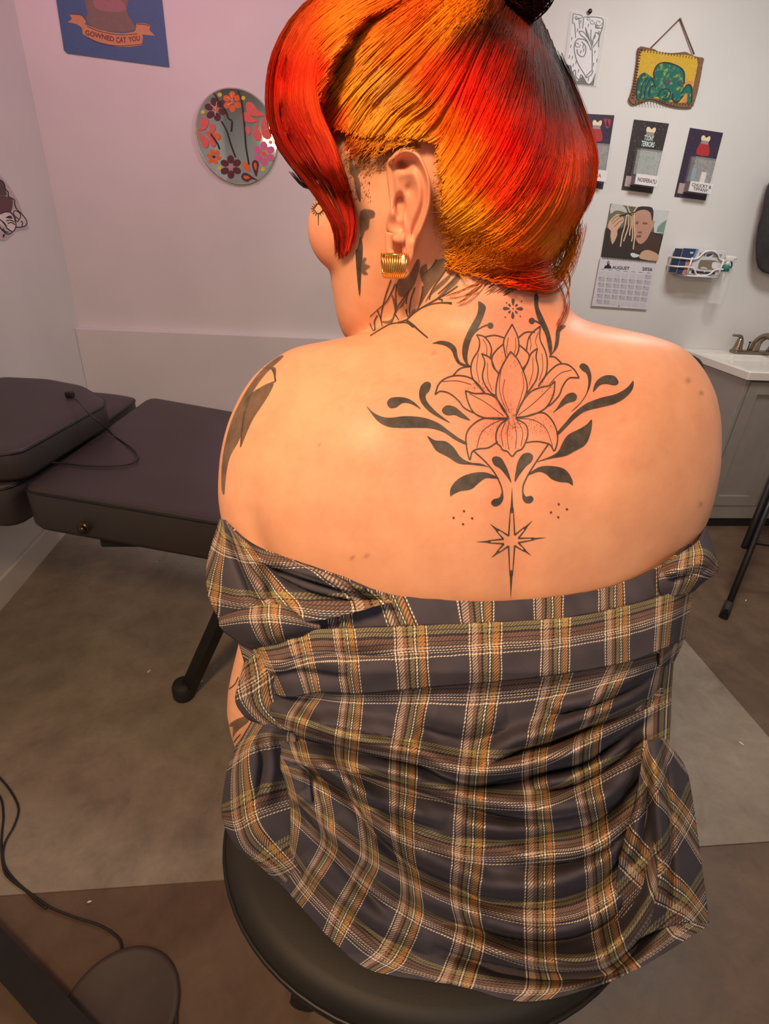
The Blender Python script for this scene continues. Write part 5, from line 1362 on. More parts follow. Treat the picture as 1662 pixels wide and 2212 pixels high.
# --- blue poster
po = emp('poster', tuple(on_y(243, 128, YB))); tag(po, 'blue poster with a bust and a lettered banner, top left of the back wall', 'poster')
slab([(98,-150),(334,-150),(366,145),(145,115),(138,108)], .001, .003, 'poster_sheet', po, flat(66, 98, 138))
def O(x, y): return (110+x*.16246, x and y*.16246 or y*.16246)
sh = Sheet(wallp(.0042))
sh.fill([O(*p) for p in ((450,-300),(460,60),(490,160),(470,250),(520,330),(640,390),(800,420),(960,430),(1060,410),(1120,380),(1080,280),(1030,200),(1010,100),(1040,-300))], (122, 104, 92), 3)
sh.fill([O(*p) for p in ((560,20),(660,-40),(760,10),(850,-30),(960,30),(1000,120),(900,160),(700,150),(600,110))], (152, 110, 112), 3)
BN = (196, 142, 98)
sh.fill([O(*p) for p in ((245,180),(400,195),(450,240),(465,300),(430,380),(340,320),(220,295),(280,255))], BN)
sh.fill([O(*p) for p in ((1140,310),(1240,310),(1325,335),(1310,400),(1385,475),(1220,460),(1180,480),(1125,400))], BN)
sh.fill([O(*p) for p in ((405,330),(480,330),(640,395),(800,430),(960,445),(1100,425),(1130,400),(1200,440),(1225,490),(1210,600),(1060,622),(900,622),(720,590),(560,530),(425,455))], BN)
for st_ in (((480,350),(640,415),(800,450),(960,465),(1150,450)),((490,500),(640,565),(800,600),(960,610),(1210,585)),((250,185),(400,200),(455,260)),((1145,320),(1240,325),(1320,345))): sh.stroke([O(*p) for p in st_], 1.6, (84, 54, 42))
sh.build('poster_print', po)
def OP(x, y): return on_y(*O(x, y), YB-.0052)
for tx, q in (('GOWNED', ((460,395),(845,490),(455,465))), ('CAT', ((865,492),(1000,492),(870,570))), ('YOU', ((1025,490),(1180,470),(1035,562)))):
    text_mesh(tx, [OP(*p) for p in q], 'banner_lettering', po, (112, 62, 58), .03)

# --- round painted mirror
mi = emp('round_mirror', tuple(on_y(512, 297, YB))); tag(mi, 'round wall mirror painted with orange, pink and maroon flowers', 'mirror')
t = NT('mirror_glass'); t.set(Metallic=1.0, Roughness=.03); t.l(t.ramp(t.noise(5), [(.3, (.86, .88, .88, 1)), (.7, (.9, .92, .92, 1))]), t.b.inputs['Base Color']); M_MIR = t.m
mc = on_y(512, 297, YB-.012); MRr = .176
rg = lambda r, y: [(mc[0]+r*math.cos(a), y, mc[2]+r*math.sin(a)) for a in np.linspace(0, 2*math.pi, 72, endpoint=False)]
part(MB().add(*loft_geo([rg(MRr-.002, YB-.001), rg(MRr, YB-.003), rg(MRr, YB-.010), rg(MRr-.003, YB-.012), rg(.01, YB-.012)])), 'mirror_disc', mi, M_MIR)
part(MB().tube([(x, YB-.010, z_) for x, _, z_ in rg(MRr, 0)+rg(MRr, 0)[:1]], .0022, 8), 'rim', mi, M_STEEL, smooth=True)
def Q(x, y): return (400+x*.13237, 170+y*.13234)
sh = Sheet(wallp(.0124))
MAR, ORN, PNK, SAL, YEL = (84, 30, 44), (222, 104, 44), (206, 104, 146), (214, 100, 92), (214, 196, 60)
def flower(x, y, r, c, cc, n=6, rot=0):
    for k in range(n):
        a = rot+k*2*math.pi/n; sh.disc(*Q(x+r*.62*math.cos(a), y+r*.68*math.sin(a)), r*.37*.1323, c, 14, r*.30*.1323, a)
    sh.disc(*Q(x, y), r*.22*.1323, cc)
for a in ((500,500,190,MAR,ORN,6,.3),(770,375,165,ORN,(214,100,90),6,.5),(470,1275,125,ORN,MAR,6,.2),(745,1440,185,MAR,(206,120,150),6,.5),(1290,1225,190,PNK,ORN,6,.5)): flower(*a)
for p in (((195,830),(245,790),(250,700),(270,640),(320,625),(375,665),(380,740),(330,820),(260,845)),((310,880),(390,850),(400,770),(440,728),(490,760),(495,830),(440,885)),((205,860),(270,900),(370,990),(385,1080),(350,1130),(300,1120),(255,1030)),((340,890),(430,920),(495,1010),(500,1090),(450,1115),(410,1070),(390,980)),
 ((1000,400),(1060,375),(1130,430),(1190,520),(1310,590),(1200,620),(1080,600),(1000,520)),((920,600),(960,550),(1030,560),(1100,640),(1200,680),(1080,720),(960,690)),((1200,700),(1180,800),(1240,900),(1230,990),(1170,1010),(1115,950),(1110,850),(1160,740)),((1310,610),(1330,700),(1390,850),(1400,960),(1330,990),(1260,920),(1235,780),(1270,660)),((970,800),(1020,780),(1070,830),(1060,910),(1010,900))):
    sh.fill([Q(*q) for q in p], SAL, 3)
for p in (((440,900),(500,885),(560,900),(580,960),(540,1000),(480,960)),((930,1400),(970,1365),(1030,1380),(1060,1510),(980,1490))): sh.fill([Q(*q) for q in p], ORN, 3)
for p in (((1090,1400),(1110,1340),(1160,1330),(1200,1380),(1190,1470),(1160,1600),(1110,1490)),((915,1600),(950,1540),(1020,1545),(1100,1600),(1190,1660),(1080,1640),(1020,1680),(950,1660))): sh.fill([Q(*q) for q in p], MAR, 3)
for p in (((1120,1400),(1150,1370),(1170,1420),(1155,1500)),((950,1600),(1000,1580),(1060,1620),(990,1640))): sh.fill([Q(*q) for q in p], ORN, 3)
for x, y in ((290,545),(565,260),(950,315),(1395,1035),(560,1460),(1270,1480)): sh.disc(*Q(x, y), 4.5, YEL)
for st_ in (((470,235),(560,380),(660,520),(700,640),(760,690),(750,860)),((590,690),(680,860),(740,1060),(820,1280)),((860,190),(915,350),(960,700),(990,1100),(1040,1400)),((420,900),(520,1050),(560,1150))): sh.stroke([Q(*q) for q in st_], 3.2, (30, 30, 32))  # dark diagonal reflections in the glass, painted on as black lines
for st_ in (((500,500),(415,420)),((500,500),(515,380)),((500,520),(490,610)),((770,360),(690,300)),((770,360),(760,240)),((770,390),(690,430))): sh.stroke([Q(*q) for q in st_], 1.3, (235, 190, 170))
sh.build('flowers_and_reflections', mi)

# --- black and white print on the left wall
dr = emp('ink_print', tuple(on_x(20, 500, XL))); tag(dr, 'black and white creature print on curling paper at the left edge', 'print')
def D_(x, y): return (x*.08136, 360+y*.08137)
slab([(-60,330),(0,377),(20,402),(40,436),(56,478),(63,492),(55,495),(34,498),(26,508),(12,519),(0,518),(-60,520)], .0, .002, 'paper', dr, flat(190, 178, 178), plane=leftp(.001))
sh = Sheet(leftp(.0032))
sh.fill([D_(*p) for p in ((-700,760),(0,770),(180,790),(330,870),(340,1000),(300,1180),(180,1200),(0,1260),(-700,1300))], (96, 66, 66), 2)
sh.fill([D_(*p) for p in ((-200,300),(0,350),(110,480),(150,640),(180,760),(0,765),(-200,750))], (84, 62, 62), 2)
K = (34, 28, 30); WH = (226, 218, 212)
sh.fill([D_(*p) for p in ((-100,1300),(60,1220),(260,1260),(380,1420),(420,1600),(330,1720),(200,1640),(60,1560),(-100,1420))], WH, 2)
sh.fill([D_(*p) for p in ((310,1180),(430,1130),(560,1230),(690,1400),(700,1540),(600,1590),(450,1600),(420,1450),(340,1330))], (206, 196, 192), 2)
for st_ in (((0,345),(100,430),(150,600),(220,680),(230,790),(380,880),(390,980),(440,1120),(560,1240),(690,1400),(710,1530),(600,1600),(420,1610)),((0,1260),(150,1200),(300,1220),(400,1400),(420,1600),(340,1720),(200,1640),(100,1500),(0,1400)),((380,1160),(360,1260),(430,1340),(500,1400),(480,1450),(420,1430),(400,1340)),((400,1160),(500,1210),(550,1300),(520,1400)),
 ((160,1360),(260,1310),(330,1380)),((160,1440),(280,1420),(390,1470)),((200,1510),(300,1480),(400,1540)),((560,1440),(600,1500),(580,1590)),((0,1600),(80,1700),(200,1790),(330,1750)),((80,1640),(130,1720),(230,1740)),((100,1800),(90,1870),(130,1790))): sh.stroke([D_(*p) for p in st_], 2.2, K)
sh.fill([D_(*p) for p in ((160,1360),(220,1310),(320,1330),(300,1380))], K); sh.fill([D_(*p) for p in ((20,1400),(120,1480),(200,1590),(160,1560),(60,1480))], K)
sh.build('ink_drawing', dr)

# --- hand drawing in a plastic sleeve
hd = emp('hand_drawing', tuple(on_y(1265, 110, YB))); tag(hd, 'black line drawing of a hand in a clear sleeve pinned to the wall', 'drawing')
def Hh(x, y): return (1200+x*.20457, y*.20458)
t = NT('clear_sleeve'); t.l(t.ramp(t.noise(40), [(.3, (.93, .93, .93, 1)), (.7, (1, 1, 1, 1))]), t.b.inputs['Base Color']); t.set(Roughness=.15, Alpha=.08); M_SLV = t.m
slab([Hh(*p) for p in ((165,108),(545,195),(435,915),(70,870))], .001, .0012, 'backing', hd, flat(206, 204, 204))
sh = Sheet(wallp(.0024))
sh.fill([Hh(*p) for p in ((190,140),(505,200),(400,910),(100,880))], (222, 222, 224))
sh.fill([Hh(*p) for p in ((110,680),(165,690),(190,760),(230,860),(290,800),(340,880),(420,800),(405,905),(110,880))], (48, 46, 46))
sh.fill([Hh(*p) for p in ((170,640),(180,760),(205,740),(215,800),(250,840),(270,790),(300,830),(330,880),(370,880),(420,790),(400,700))], (222, 222, 224), 2)
KK = (26, 26, 28)
for st_ in (((190,145),(185,240),(205,260),(215,400)),((190,145),(280,165),(275,190),(215,200)),((250,200),(260,300)),((300,180),(290,300)),((305,180),(400,180),(500,200),(495,290),(440,290),(420,250)),((500,290),(470,380),(455,500)),
 ((250,330),(300,340),(370,440),(390,540),(390,740)),((320,290),(350,380),(380,470)),((320,290),(330,350),(370,430)),((380,310),(375,400),(395,470)),((430,340),(400,420),(395,480)),((430,340),(465,370),(450,430),(400,500)),((250,330),(270,370),(310,400),(350,450)),
 ((240,410),(310,420),(360,480),(375,530)),((240,410),(215,440),(200,500),(215,600),(250,690),(300,770),(330,820)),((230,520),(240,570),(290,600),(320,560),(320,490),(280,440)),((390,740),(330,800),(330,820),(380,790),(400,745)),((165,690),(180,760),(210,740),(220,810),(255,840),(270,790),(300,820),(335,880),(380,880),(425,780))):
    sh.stroke([Hh(*p) for p in st_], 1.9, KK)
for x, y, r in ((350,195,22),(390,230,30),(460,240,38),(440,280,24),(465,340,16),(225,185,24),(235,470,34)):
    sh.stroke([Hh(x+r*math.cos(a)*(1-a/9), y+r*math.sin(a)*(1-a/9)) for a in np.linspace(0, 6.5, 9)], 1.1, KK, 3)
for x, y in ((175,410),(165,490),(150,600),(180,610),(235,320),(350,270),(270,230),(420,550),(440,640),(405,680),(220,660),(190,690),(420,390),(270,550),(300,530),(295,490),(245,750),(350,840),(180,780)): sh.stroke([Hh(x+4, y-18), Hh(x-4, y+18)], 1.7, KK, w1=.8)
sh.build('line_drawing', hd)
slab([Hh(*p) for p in ((150,100),(560,190),(445,925),(60,880))], .0034, .0008, 'plastic_sleeve', hd, M_SLV)
pp = on_y(*Hh(357, 128), YB); part(MB().tube([pp, pp-[0, .006, 0]], .003, 10).add(*ellipsoid_geo(pp-[0, .010, 0], (.009, .006, .009), None, 16, 10)), 'push_pin', hd, flat(28, 26, 26, .3), smooth=True)

# --- burlap octopus banner
oc = emp('octopus_banner', tuple(on_y(1440, 225, YB))); tag(oc, 'yellow burlap banner with a green octopus hanging from a string', 'banner')
M_BUR = mat('brown_burlap', srgb(128, 96, 70), .95, var=.3, nscale=160, bump=.6, bscale=260, bdist=.003)
M_BURY = mat('yellow_burlap', srgb(206, 168, 60), .95, var=.16, nscale=200, bump=.6, bscale=300, bdist=.002)
t = NT('octopus_felt'); f = t.noise(46, 3, .6); t.l(t.ramp(f, [(.52, srgb(36, 104, 92)), (.66, srgb(140, 164, 76))]), t.b.inputs['Base Color']); t.set(Roughness=.95); t.bump(t.noise(300), .4, .001); M_OCT = t.m
slab([Hh(*p) for p in ((885,500),(960,500),(1050,520),(1090,545),(1200,560),(1300,555),(1380,548),(1440,580),(1500,600),(1570,615),(1560,680),(1540,800),(1510,950),(1470,1090),(1440,1130),(1320,1130),(1200,1105),(1080,1060),(1000,1045),(930,1070),(830,1100),(785,1050),(800,1000),(830,900),(850,780),(870,640))], .004, .009, 'burlap_backing', oc, M_BUR, 3)
sh = Sheet(wallp(.0134))
sh.fill([Hh(*p) for p in ((900,545),(1050,540),(1200,575),(1380,580),(1500,620),(1490,760),(1460,900),(1430,1010),(1380,1080),(1250,1080),(1080,1040),(980,1030),(850,1040),(850,900),(875,720))], M_BURY, 2)
sh.fill([Hh(*p) for p in ((1370,870),(1450,850),(1440,960),(1380,1085),(1330,1080),(1385,1010))], (206, 130, 66))
sh.build('yellow_field', oc)
sh = Sheet(wallp(.0152))
sh.fill([Hh(*p) for p in ((1050,800),(1050,720),(1100,665),(1180,660),(1300,700),(1360,750),(1365,860),(1355,940),(1400,895),(1445,910),(1450,1000),(1440,1090),(1395,1085),(1400,980),(1340,1040),(1290,1080),(1230,1050),(1180,1075),(1110,1060),(1090,1020),(1030,1030),(940,1050),(860,1040),(855,900),(880,810),(940,765),(1000,800),(1050,830))], M_OCT, 3)
sh.build('octopus_body', oc)
sh = Sheet(wallp(.0164)); DG = (12, 44, 54)
for st_ in (((1050,830),(1045,760),(1090,680),(1180,660),(1300,700),(1360,760),(1365,880)),((860,1030),(870,900),(930,790),(960,800)),((900,1040),(920,900),(980,810)),((940,1040),(960,920),(1020,830),(1060,920)),((990,1030),(1000,930),(1040,900)),((1090,1010),(1120,950),(1190,940),(1220,990),(1180,1050),(1130,1040)),((1150,980),(1180,1000),(1160,1020)),((1330,990),(1390,900),(1440,920),(1440,1080)),((1240,980),(1250,1060),(1300,1070),(1350,1010)),((880,820),(860,920),(850,1000))): sh.stroke([Hh(*p) for p in st_], 2.5, DG)
sh.disc(*Hh(1190, 865), 7, (78, 66, 82), 14, 4.6, -.4); sh.disc(*Hh(1325, 880), 4.2, (84, 66, 92), 14, 6)
sh.build('octopus_lines', oc)
mb = MB()
for e in [(885+8*0, 520+k*30) for k in range(18)]: 
    mb.tube([on_y(*Hh(890-(e[1]-520)*.17, e[1]), YB-.0135), on_y(*Hh(915-(e[1]-520)*.17, e[1]+6), YB-.0145)], .0016, 5)
for k in range(20):
    mb.tube([on_y(*Hh(920+k*31, 512+k*5), YB-.0135), on_y(*Hh(915+k*31, 545+k*4.2), YB-.0145)], .0016, 5)
    mb.tube([on_y(*Hh(850+k*31, 1098+k*1.2), YB-.0135), on_y(*Hh(855+k*31, 1060+k*2), YB-.0145)], .0016, 5)
o = part(mb, 'stitching', oc, flat(92, 56, 44)); o['kind'] = 'stuff'
nl_ = on_y(1470, 40, YB-.006)
for e in ((1010, 505), (1468, 575)): part(MB().tube([on_y(*Hh(*e), YB-.010), nl_], .0028, 6), 'string', oc, flat(120, 82, 62), smooth=True)
part(MB().tube([nl_+[0, .006, 0], nl_-[0, .008, 0]], .003, 8), 'nail', oc, M_STEEL)

# --- blister packs
M_CLEAR = None
t = NT('clear_plastic'); t.l(t.ramp(t.noise(14), [(.3, (.9, .93, .92, 1)), (.7, (1, 1, 1, 1))]), t.b.inputs['Base Color']); t.set(Roughness=.12, Alpha=.20); M_CLEAR = t.m
def pattern(name, cols, sc):
    t = NT(name); t.l(t.ramp(t.noise(sc, 5, .65), [(.3+.4*i/(len(cols)-1), srgb(*c)) for i, c in enumerate(cols)]), t.b.inputs['Base Color']); t.set(Roughness=.35); return t.m
M_CARD_V = pattern('violet_card_art', [(34, 28, 42), (66, 54, 80), (46, 38, 54), (112, 94, 112)], 150)
M_CARD_K = pattern('grey_card_art', [(24, 22, 24), (66, 60, 62), (40, 36, 38), (150, 138, 138)], 150)
M_INS_A = pattern('grey_green_insert', [(84, 92, 88), (150, 162, 154), (104, 112, 108)], 60)
M_INS_B = pattern('brown_grey_insert', [(88, 78, 74), (140, 128, 116), (70, 84, 96), (160, 150, 132)], 55)
def pack(tl, tr, bl, br, card, insert, name, label, red):
    q = lerp_quad(tl, tr, bl, br)
    e = emp('toy_pack', tuple(on_y(*q(.5, 1), YB))); tag(e, label, 'toy pack', 'hanging toy packs')
    slab([q(0, 0), q(1, 0), q(1, 1), q(0, 1)], .001, .003, 'backing_card', e, card)
    sh = Sheet(wallp(.0042))
    if red:
        sh.fill([q(*p) for p in ((.36,.36),(.37,.24),(.44,.19),(.62,.19),(.70,.24),(.74,.36))], (168, 44, 46), 2)
    sh.fill([q(*p) for p in ((.42,.16),(.40,.09),(.47,.08),(.54,.11),(.60,.08),(.66,.09),(.64,.16))], (226, 208, 170), 2)
    sh.fill([q(*p) for p in ((.40,.20),(.44,.15),(.62,.15),(.66,.20))], (150, 136, 140))
    sh.build('card_print', e)
    sh = Sheet(wallp(.0042)); sh.fill([q(*p) for p in ((.06,.80),(.24,.80),(.24,.95),(.06,.95))], (176, 152, 150)); sh.build('card_label', e)
    # blister box standing off the card
    tlb, brb = q(.20, .42), q(1.0, .94)
    c3 = [on_y(*q(a, b), YB-.004) for a, b in ((.20, .40), (.98, .40), (.98, .93), (.20, .93))]; dep = .042
    fr3 = [p+np.array([0, -dep, 0])+(np.mean(c3, 0)-p)*.05 for p in c3]
    part(MB().add(c3+fr3, [(4,5,6,7),(0,1,5,4),(1,2,6,5),(2,3,7,6),(3,0,4,7)]), 'blister', e, M_CLEAR)
    ins = [p+np.array([0, -.010, 0])+(np.mean(c3, 0)-p)*.08 for p in c3]
    ins[2] = ins[1]+(ins[2]-ins[1])*.70; ins[3] = ins[0]+(ins[3]-ins[0])*.70
    part(MB().add([p for p in ins]+[p+np.array([0, .006, 0]) for p in ins], [(0,1,2,3),(4,7,6,5),(0,4,5,1),(1,5,6,2),(2,6,7,3),(3,7,4,0)]), 'insert_card', e, insert)
    lb = [fr3[3]+(fr3[0]-fr3[3])*.30+(fr3[2]-fr3[3])*.02, fr3[2]+(fr3[1]-fr3[2])*.30-(fr3[2]-fr3[3])*.02, fr3[2]-(fr3[2]-fr3[3])*.02, fr3[3]+(fr3[2]-fr3[3])*.02]
    lb = [p+np.array([0, -.0012, 0]) for p in lb]
    L = part(MB().add(lb+[p+np.array([0, .001, 0]) for p in lb], [(0,1,2,3),(4,7,6,5),(0,4,5,1),(1,5,6,2),(2,6,7,3),(3,7,4,0)]), 'name_label', e, flat(222, 218, 218))
    def lp(a, b): return lb[0]+(lb[1]-lb[0])*a+(lb[3]-lb[0])*b+np.array([0, -.0006, 0])
    return e, q, lp
e, q, lp = pack((1371,258),(1446,267),(1344,409),(1410,418), M_CARD_K, M_INS_A, 'N', 'grey toy pack named NOSFERATU, middle of the three hanging packs', False)
text_mesh('NOSFERATU', [lp(.10, .32), lp(.92, .38), lp(.10, .70)], 'name_lettering', e, (40, 38, 40), .01)
for tx, y0, y1, x0, x1 in (('TOONY', .20, .275, .38, .66), ('TERRORS', .285, .36, .33, .72)): text_mesh(tx, [on_y(*q(x0, y0), YB-.0065), on_y(*q(x1, y0), YB-.0065), on_y(*q(x0, y1), YB-.0065)], 'logo_lettering', e, (214, 232, 222), .02)
e, q, lp = pack((1492,276),(1563,287),(1458,424),(1525,433), M_CARD_V, M_INS_B, 'C', 'violet toy pack named CHUCKY & TIFFANY, rightmost of the hanging packs', True)
text_mesh('CHUCKY &\nTIFFANY', [lp(.08, .16), lp(.94, .20), lp(.08, .84)], 'name_lettering', e, (44, 40, 42), .01)
for (a, b, c, d_), col in (((.34,.56,.48,.74), (96, 140, 160)), ((.66,.60,.82,.76), (222, 218, 216))):
    ip = [on_y(*q(x, y), YB-.0155) for x, y in ((a, b), (c, b), (c, d_), (a, d_))]; 
    part(MB().add(ip+[p+np.array([0, .003, 0]) for p in ip], [(0,1,2,3),(4,7,6,5),(0,4,5,1),(1,5,6,2),(2,6,7,3),(3,7,4,0)]), 'colour_block', e, flat(*col))
e, q, lp = pack((1254,245),(1328,249),(1236,399),(1303,408), M_CARD_V, M_INS_B, 'I', 'violet toy pack half hidden behind the hair, leftmost of the packs', True)
text_mesh('VIRA', [lp(.30, .30), lp(.74, .34), lp(.30, .66)], 'name_lettering', e, (150, 60, 66), .01)
sh = Sheet(wallp(.0048))
for p in (((.70,.06),(.80,.05),(.80,.16)),((.80,.05),(.92,.06),(.92,.18)),((.72,.14),(.90,.16),(.86,.19))): sh.fill([q(*a) for a in p], (168, 44, 60))
sh.build('red_mark', e)

# --- wall calendar
ca = emp('wall_calendar', tuple(on_y(1340, 668, YB))); tag(ca, 'open wall calendar for August 2026 with a photo of a man above', 'calendar')
def Cc(x, y): return (1270+x*.11432, 430+y*.11431)
slab([Cc(*p) for p in ((440,85),(1540,235),(1310,1185),(255,1085))], .001, .003, 'picture_page', ca, flat(96, 96, 84))
slab([Cc(*p) for p in ((245,1105),(1305,1205),(1130,2090),(75,2020))], .006, .004, 'month_page', ca, flat(208, 206, 212))
sh = Sheet(wallp(.0044)); SK = (186, 144, 122)
sh.fill([Cc(*p) for p in ((445,90),(760,130),(720,420),(600,600),(360,520))], (104, 110, 84))
sh.fill([Cc(*p) for p in ((450,95),(640,110),(720,180),(740,260),(640,230),(520,220),(430,280))], (190, 192, 186), 2)
sh.fill([Cc(*p) for p in ((1230,190),(1540,240),(1440,650),(1260,640),(1240,400))], (196, 204, 202))
sh.fill([Cc(*p) for p in ((1400,450),(1500,390),(1470,500),(1440,640),(1300,620),(1330,520))], (120, 150, 142))
sh.fill([Cc(*p) for p in ((345,540),(420,560),(600,560),(760,480),(900,620),(960,780),(1200,620),(1380,660),(1425,700),(1310,1180),(258,1080))], (54, 46, 42))
sh.fill([Cc(*p) for p in ((870,900),(1000,850),(1200,640),(1390,700),(1330,1060),(1030,960),(870,1010))], (74, 54, 46))
sh.fill([Cc(*p) for p in ((910,230),(960,170),(1080,150),(1200,190),(1245,300),(1230,430),(1275,410),(1250,500),(1200,600),(1120,760),(1010,850),(930,800),(880,640),(890,450))], SK, 2)
sh.fill([Cc(*p) for p in ((900,250),(960,150),(1100,140),(1225,165),(1245,300),(1215,420),(1190,260),(1080,200),(960,220))], (52, 46, 46), 2)
for p in (((910,430),(960,420),(955,470),(915,480)),((1040,440),(1130,445),(1120,480),(1050,475)),((950,620),(1010,610),(1030,640),(960,650)),((920,690),(1010,680),(1010,715),(940,730))): sh.fill([Cc(*q_) for q_ in p], (132, 88, 78), 2)
sh.fill([Cc(*p) for p in ((390,470),(440,380),(560,280),(640,310),(690,400),(620,500),(560,600),(560,680),(470,860),(430,700),(440,600),(380,540))], (206, 170, 144), 2)
for st_ in (((640,340),(540,400),(470,470)),((670,390),(580,450),(510,520)),((630,300),(520,350),(450,430))): sh.stroke([Cc(*p) for p in st_], 1.4, (122, 86, 70))
sh.fill([Cc(*p) for p in ((985,1060),(1030,990),(1130,960),(1230,990),(1330,1050),(1310,1180),(1000,1130))], (200, 164, 136), 2)
for st_ in (((740,300),(700,520),(650,700),(620,900)),((780,300),(770,520),(720,680),(680,800)),((820,320),(820,500),(800,600),(795,690)),((860,300),(850,480),(850,700),(830,800)),((890,260),(880,450),(890,700),(860,950)),((750,120),(790,240),(840,280)),((940,140),(880,230),(850,280)),((730,330),(790,270),(880,260))): sh.stroke([Cc(*p) for p in st_], 2.6, (216, 184, 152))
sh.stroke([Cc(*p) for p in ((600,330),(720,290),(900,250))], 2.4, (40, 36, 34)); sh.fill([Cc(*p) for p in ((805,1040),(850,1015),(930,1040),(985,1065),(930,1100),(850,1100))], (206, 214, 222), 2)
sh.build('photo_print', ca)
sh = Sheet(wallp(.0104)); cq = lerp_quad(Cc(215,1345), Cc(1225,1425), Cc(150,1985), Cc(1105,2060))
for r in range(6):
    for c in range(7):
        if (r == 0 and c < 6) or (r == 5 and c > 1): col = (200, 197, 203)
        else: col = (180, 177, 184)
        a0, b0 = c/7+.012, r/6+.02; a1, b1 = (c+1)/7-.012, (r+1)/6-.02
        sh.fill([cq(a0, b0), cq(a1, b0), cq(a1, b1), cq(a0, b1)], col); sh.k -= 1
        if not ((r == 0 and c < 6) or (r == 5 and c > 1)): sh.disc(*cq(a0+.02, b0+.03), .9, (84, 82, 90), 6); sh.k -= 1
for c in range(7): sh.stroke([cq(c/7+.03, -.035), cq((c+1)/7-.04, -.035)], 1.0, (120, 118, 124))
sh.fill([Cc(*p) for p in ((305,1310),(330,1260),(370,1245),(365,1190),(395,1165),(420,1200),(410,1245),(440,1265),(450,1315))], (40, 38, 40)); sh.disc(*Cc(392, 1205), 2.6, (170, 130, 116))
sh.disc(*Cc(590, 2022), 1.1, (40, 38, 40))
sh.build('month_grid', ca)
def CT(x, y): return on_y(*Cc(x, y), YB-.0108)
text_mesh('AUGUST', [CT(468,1258), CT(795,1280), CT(460,1318)], 'month_lettering', ca, (48, 46, 50), .02)
text_mesh('2026', [CT(1035,1285), CT(1225,1298), CT(1030,1348)], 'year_lettering', ca, (48, 46, 50), .02)
for k in range(34):
    a = k/33; p0 = np.array(Cc(290+1000*a, 1072+92*a)); p1 = np.array(Cc(285+1000*a, 1130+88*a))
    part(MB().tube([on_y(*p0, YB-.006), on_y(*((p0+p1)/2), YB-.0125), on_y(*p1, YB-.0115)], .0013, 5), 'binding_ring', ca, M_RUBBER)

# --- glove box in a wire rack, spray bottle
def Gg(x, y): return (1440+x*.13357, 510+y*.13361)
gb = emp('glove_box', tuple(on_y(*Gg(520, 690), YB))); tag(gb, 'blue and white disposable glove box held by the wall rack', 'box')
D0, D1 = .012, .085
fc = [on_y(*Gg(*p), YB-D1) for p in ((268,165),(1030,255),(905,700),(140,648))]
w_ = fc[1]-fc[0]; h_ = fc[3]-fc[0]; W0, H0 = np.linalg.norm(w_), np.linalg.norm(h_)
x0, z1 = min(fc[0][0], fc[3][0])+.006, max(fc[0][2], fc[1][2])-.008; x1, z0 = x0+.235, z1-.118
part(MB().rbox((x0, YB-D1, z0), (x1, YB-D0, z1), .003, 2), 'carton', gb, flat(206, 206, 210))
part(MB().box((x0-.0006, YB-D1+.003, z0+.003), (x0, YB-D0-.003, z1-.003)), 'carton_end', gb, flat(36, 60, 96))
def gp(a, b, e=.0006): return np.array([x0+(x1-x0)*a, YB-D1-e, z1+(z0-z1)*b])
def gsheet(): return Sheet(lambda a, b, e: gp(a, b, .0004+e))
sh = gsheet()
sh.fill([(.0,.0),(.30,.0),(.26,.45),(.24,1),(0,1)], (36, 60, 96)); sh.fill([(.30,0),(.36,0),(.31,.5),(.28,1),(.24,1),(.26,.45)], (120, 140, 168))
sh.fill([(.13,1),(.15,.80),(.14,.52),(.16,.40),(.175,.56),(.19,.36),(.205,.56),(.22,.38),(.235,.58),(.225,.75),(.22,1)], (190, 130, 108), 2)
sh.fill([(.18,.12),(.25,.12),(.25,.19),(.18,.19)], (200, 208, 220))
sh.fill([(.42+.30*0+.06*math.cos(a)*0, 0) for a in (0,)]*0 or [(.46,.46),(.52,.40),(.82,.40),(.88,.50),(.88,.68),(.82,.76),(.52,.76),(.46,.68)], (124, 116, 96), 3)
sh.fill([(.52,.74),(.56,.66),(.66,.70),(.70,.75)], (196, 190, 178), 2); sh.fill([(.76,.48),(.86,.46),(.90,.60),(.86,.72),(.78,.68)], (222, 220, 216), 2)
sh.fill([(.34,.86),(.90,.90),(.90,.94),(.34,.94)], (40, 42, 52)); sh.fill([(.34,.82),(.40,.82),(.40,.94),(.34,.94)], (30, 32, 42)); sh.stroke([(.43,.85),(.62,.86)], .035, (70, 70, 78)); sh.stroke([(.66,.865),(.90,.87)], .035, (70, 70, 78))
sh.fill([(.56,.22),(.60,.16),(.70,.13),(.68,.20),(.60,.26)], (44, 62, 92), 2)
sh.build('box_print', gb)
text_mesh('SAFE', [gp(.40,.12,.002), gp(.54,.12,.002), gp(.40,.25,.002)], 'brand_lettering', gb, (60, 62, 72), .01)
text_mesh('GUARD', [gp(.72,.14,.002), gp(.92,.14,.002), gp(.72,.27,.002)], 'brand_lettering', gb, (60, 62, 72), .01)
rk = emp('wire_rack', (x0, YB, z0)); tag(rk, 'white wire rack on the wall round the glove box', 'rack')
M_WIRE = mat('white_wire', srgb(226, 224, 220), .4, var=.03)
def rw(pts, name='wire'): part(MB().tube(crom(pts, 6) if len(pts) > 2 else pts, .0042, 8), name, rk, M_WIRE, smooth=True)
yf = YB-D1-.006
rw([np.array([x0-.012, YB, z1-.045]), np.array([x0-.012, yf, z1-.045])]); rw([np.array([x0-.012, YB, z1-.085]), np.array([x0-.012, yf, z1-.085])])
rw([np.array([x0-.012, yf, z1-.045])]+[gp(a, b, .006) for a, b in ((.25,.40),(.38,.34),(.50,.10),(.66,.04),(.80,.14),(.90,.34),(1.04,.40))])
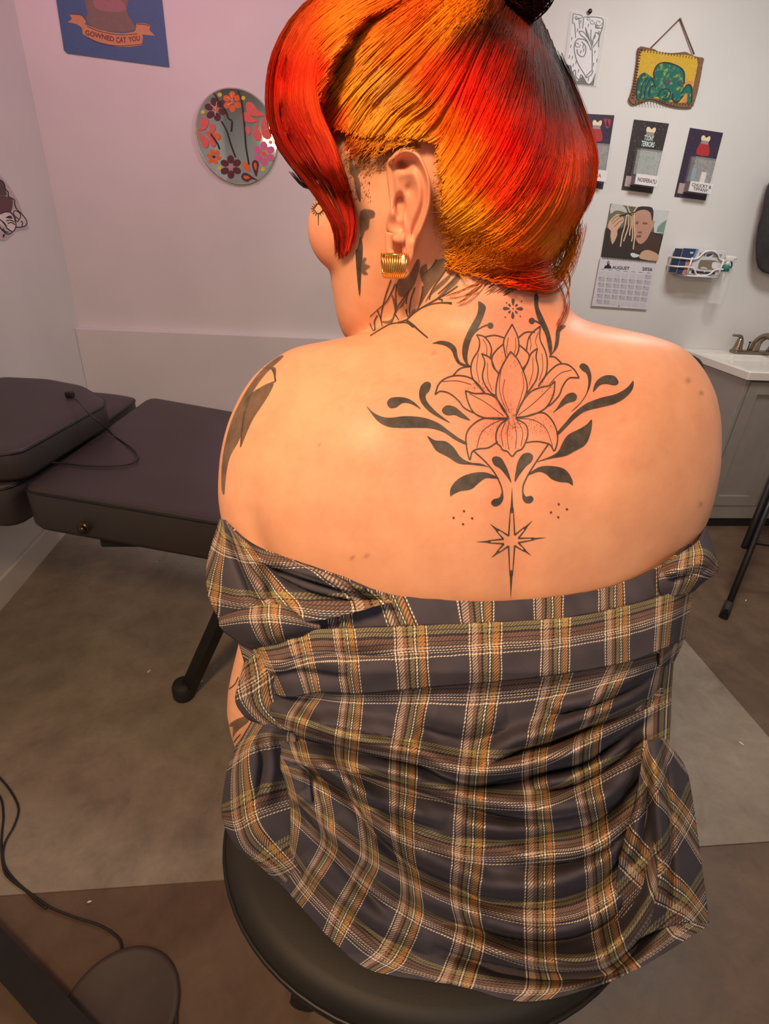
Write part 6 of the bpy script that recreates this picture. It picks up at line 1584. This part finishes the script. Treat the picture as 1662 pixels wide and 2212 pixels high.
rw([np.array([x0-.012, yf, z1-.085])]+[gp(a, b, .006) for a, b in ((.25,.72),(.36,.78),(.46,.98),(.60,1.03),(.76,.94),(.86,.76),(1.04,.72))])
for a in (.24, .98): rw([gp(a, .33, .008), gp(a-.02, 1.05, .008)])
for a in (.24, .98): rw([gp(a-.02, 1.05, .008), np.array([gp(a-.02, 1.05)[0], YB, gp(0, 1.05)[2]])])
rw([gp(.22, 1.05, .008), gp(.96, 1.05, .008)]); rw([np.array([x1+.01, YB, z1-.047]), gp(1.04, .40, .006)]); rw([np.array([x1+.01, YB, z1-.085]), gp(1.04, .72, .006)])
sp = emp('spray_bottle', (x1+.045, YB-.05, z0-.10)); tag(sp, 'clear spray bottle with white trigger and teal collar beside the glove box', 'bottle')
bx, by = x1+.050, YB-.050; zc = z1-.065
rgb_ = lambda r, z_: [(bx+r*math.cos(a), by+r*math.sin(a), z_) for a in np.linspace(0, 2*math.pi, 28, endpoint=False)]
part(MB().add(*loft_geo([rgb_(.004, zc-.190), rgb_(.036, zc-.190), rgb_(.038, zc-.184), rgb_(.038, zc-.075), rgb_(.033, zc-.05), rgb_(.018, zc-.03), rgb_(.014, zc-.022)])), 'bottle_body', sp, M_CLEAR, smooth=True)
part(MB().add(*loft_geo([rgb_(.019, zc-.030), rgb_(.0195, zc-.004), rgb_(.016, zc)])), 'collar', sp, flat(40, 128, 120), smooth=True)
part(MB().tube([(bx, by, zc-.002), (bx, by, zc+.018)], .011, 14).rbox((bx-.018, by-.011, zc+.016), (bx+.030, by+.011, zc+.044), .007, 3).tube([(bx+.028, by, zc+.034), (bx+.044, by, zc+.034)], .007, 12), 'spray_head', sp, M_WIRE, smooth=True)
part(MB().tube(crom([(bx+.020, by, zc+.020), (bx+.030, by, zc+.002), (bx+.028, by, zc-.014)], 4), .004, 8), 'trigger', sp, flat(34, 70, 92), smooth=True)
part(MB().tube([(bx+.002, by, zc-.01), (bx+.012, by, zc-.185)], .0022, 6), 'dip_tube', sp, M_WIRE)
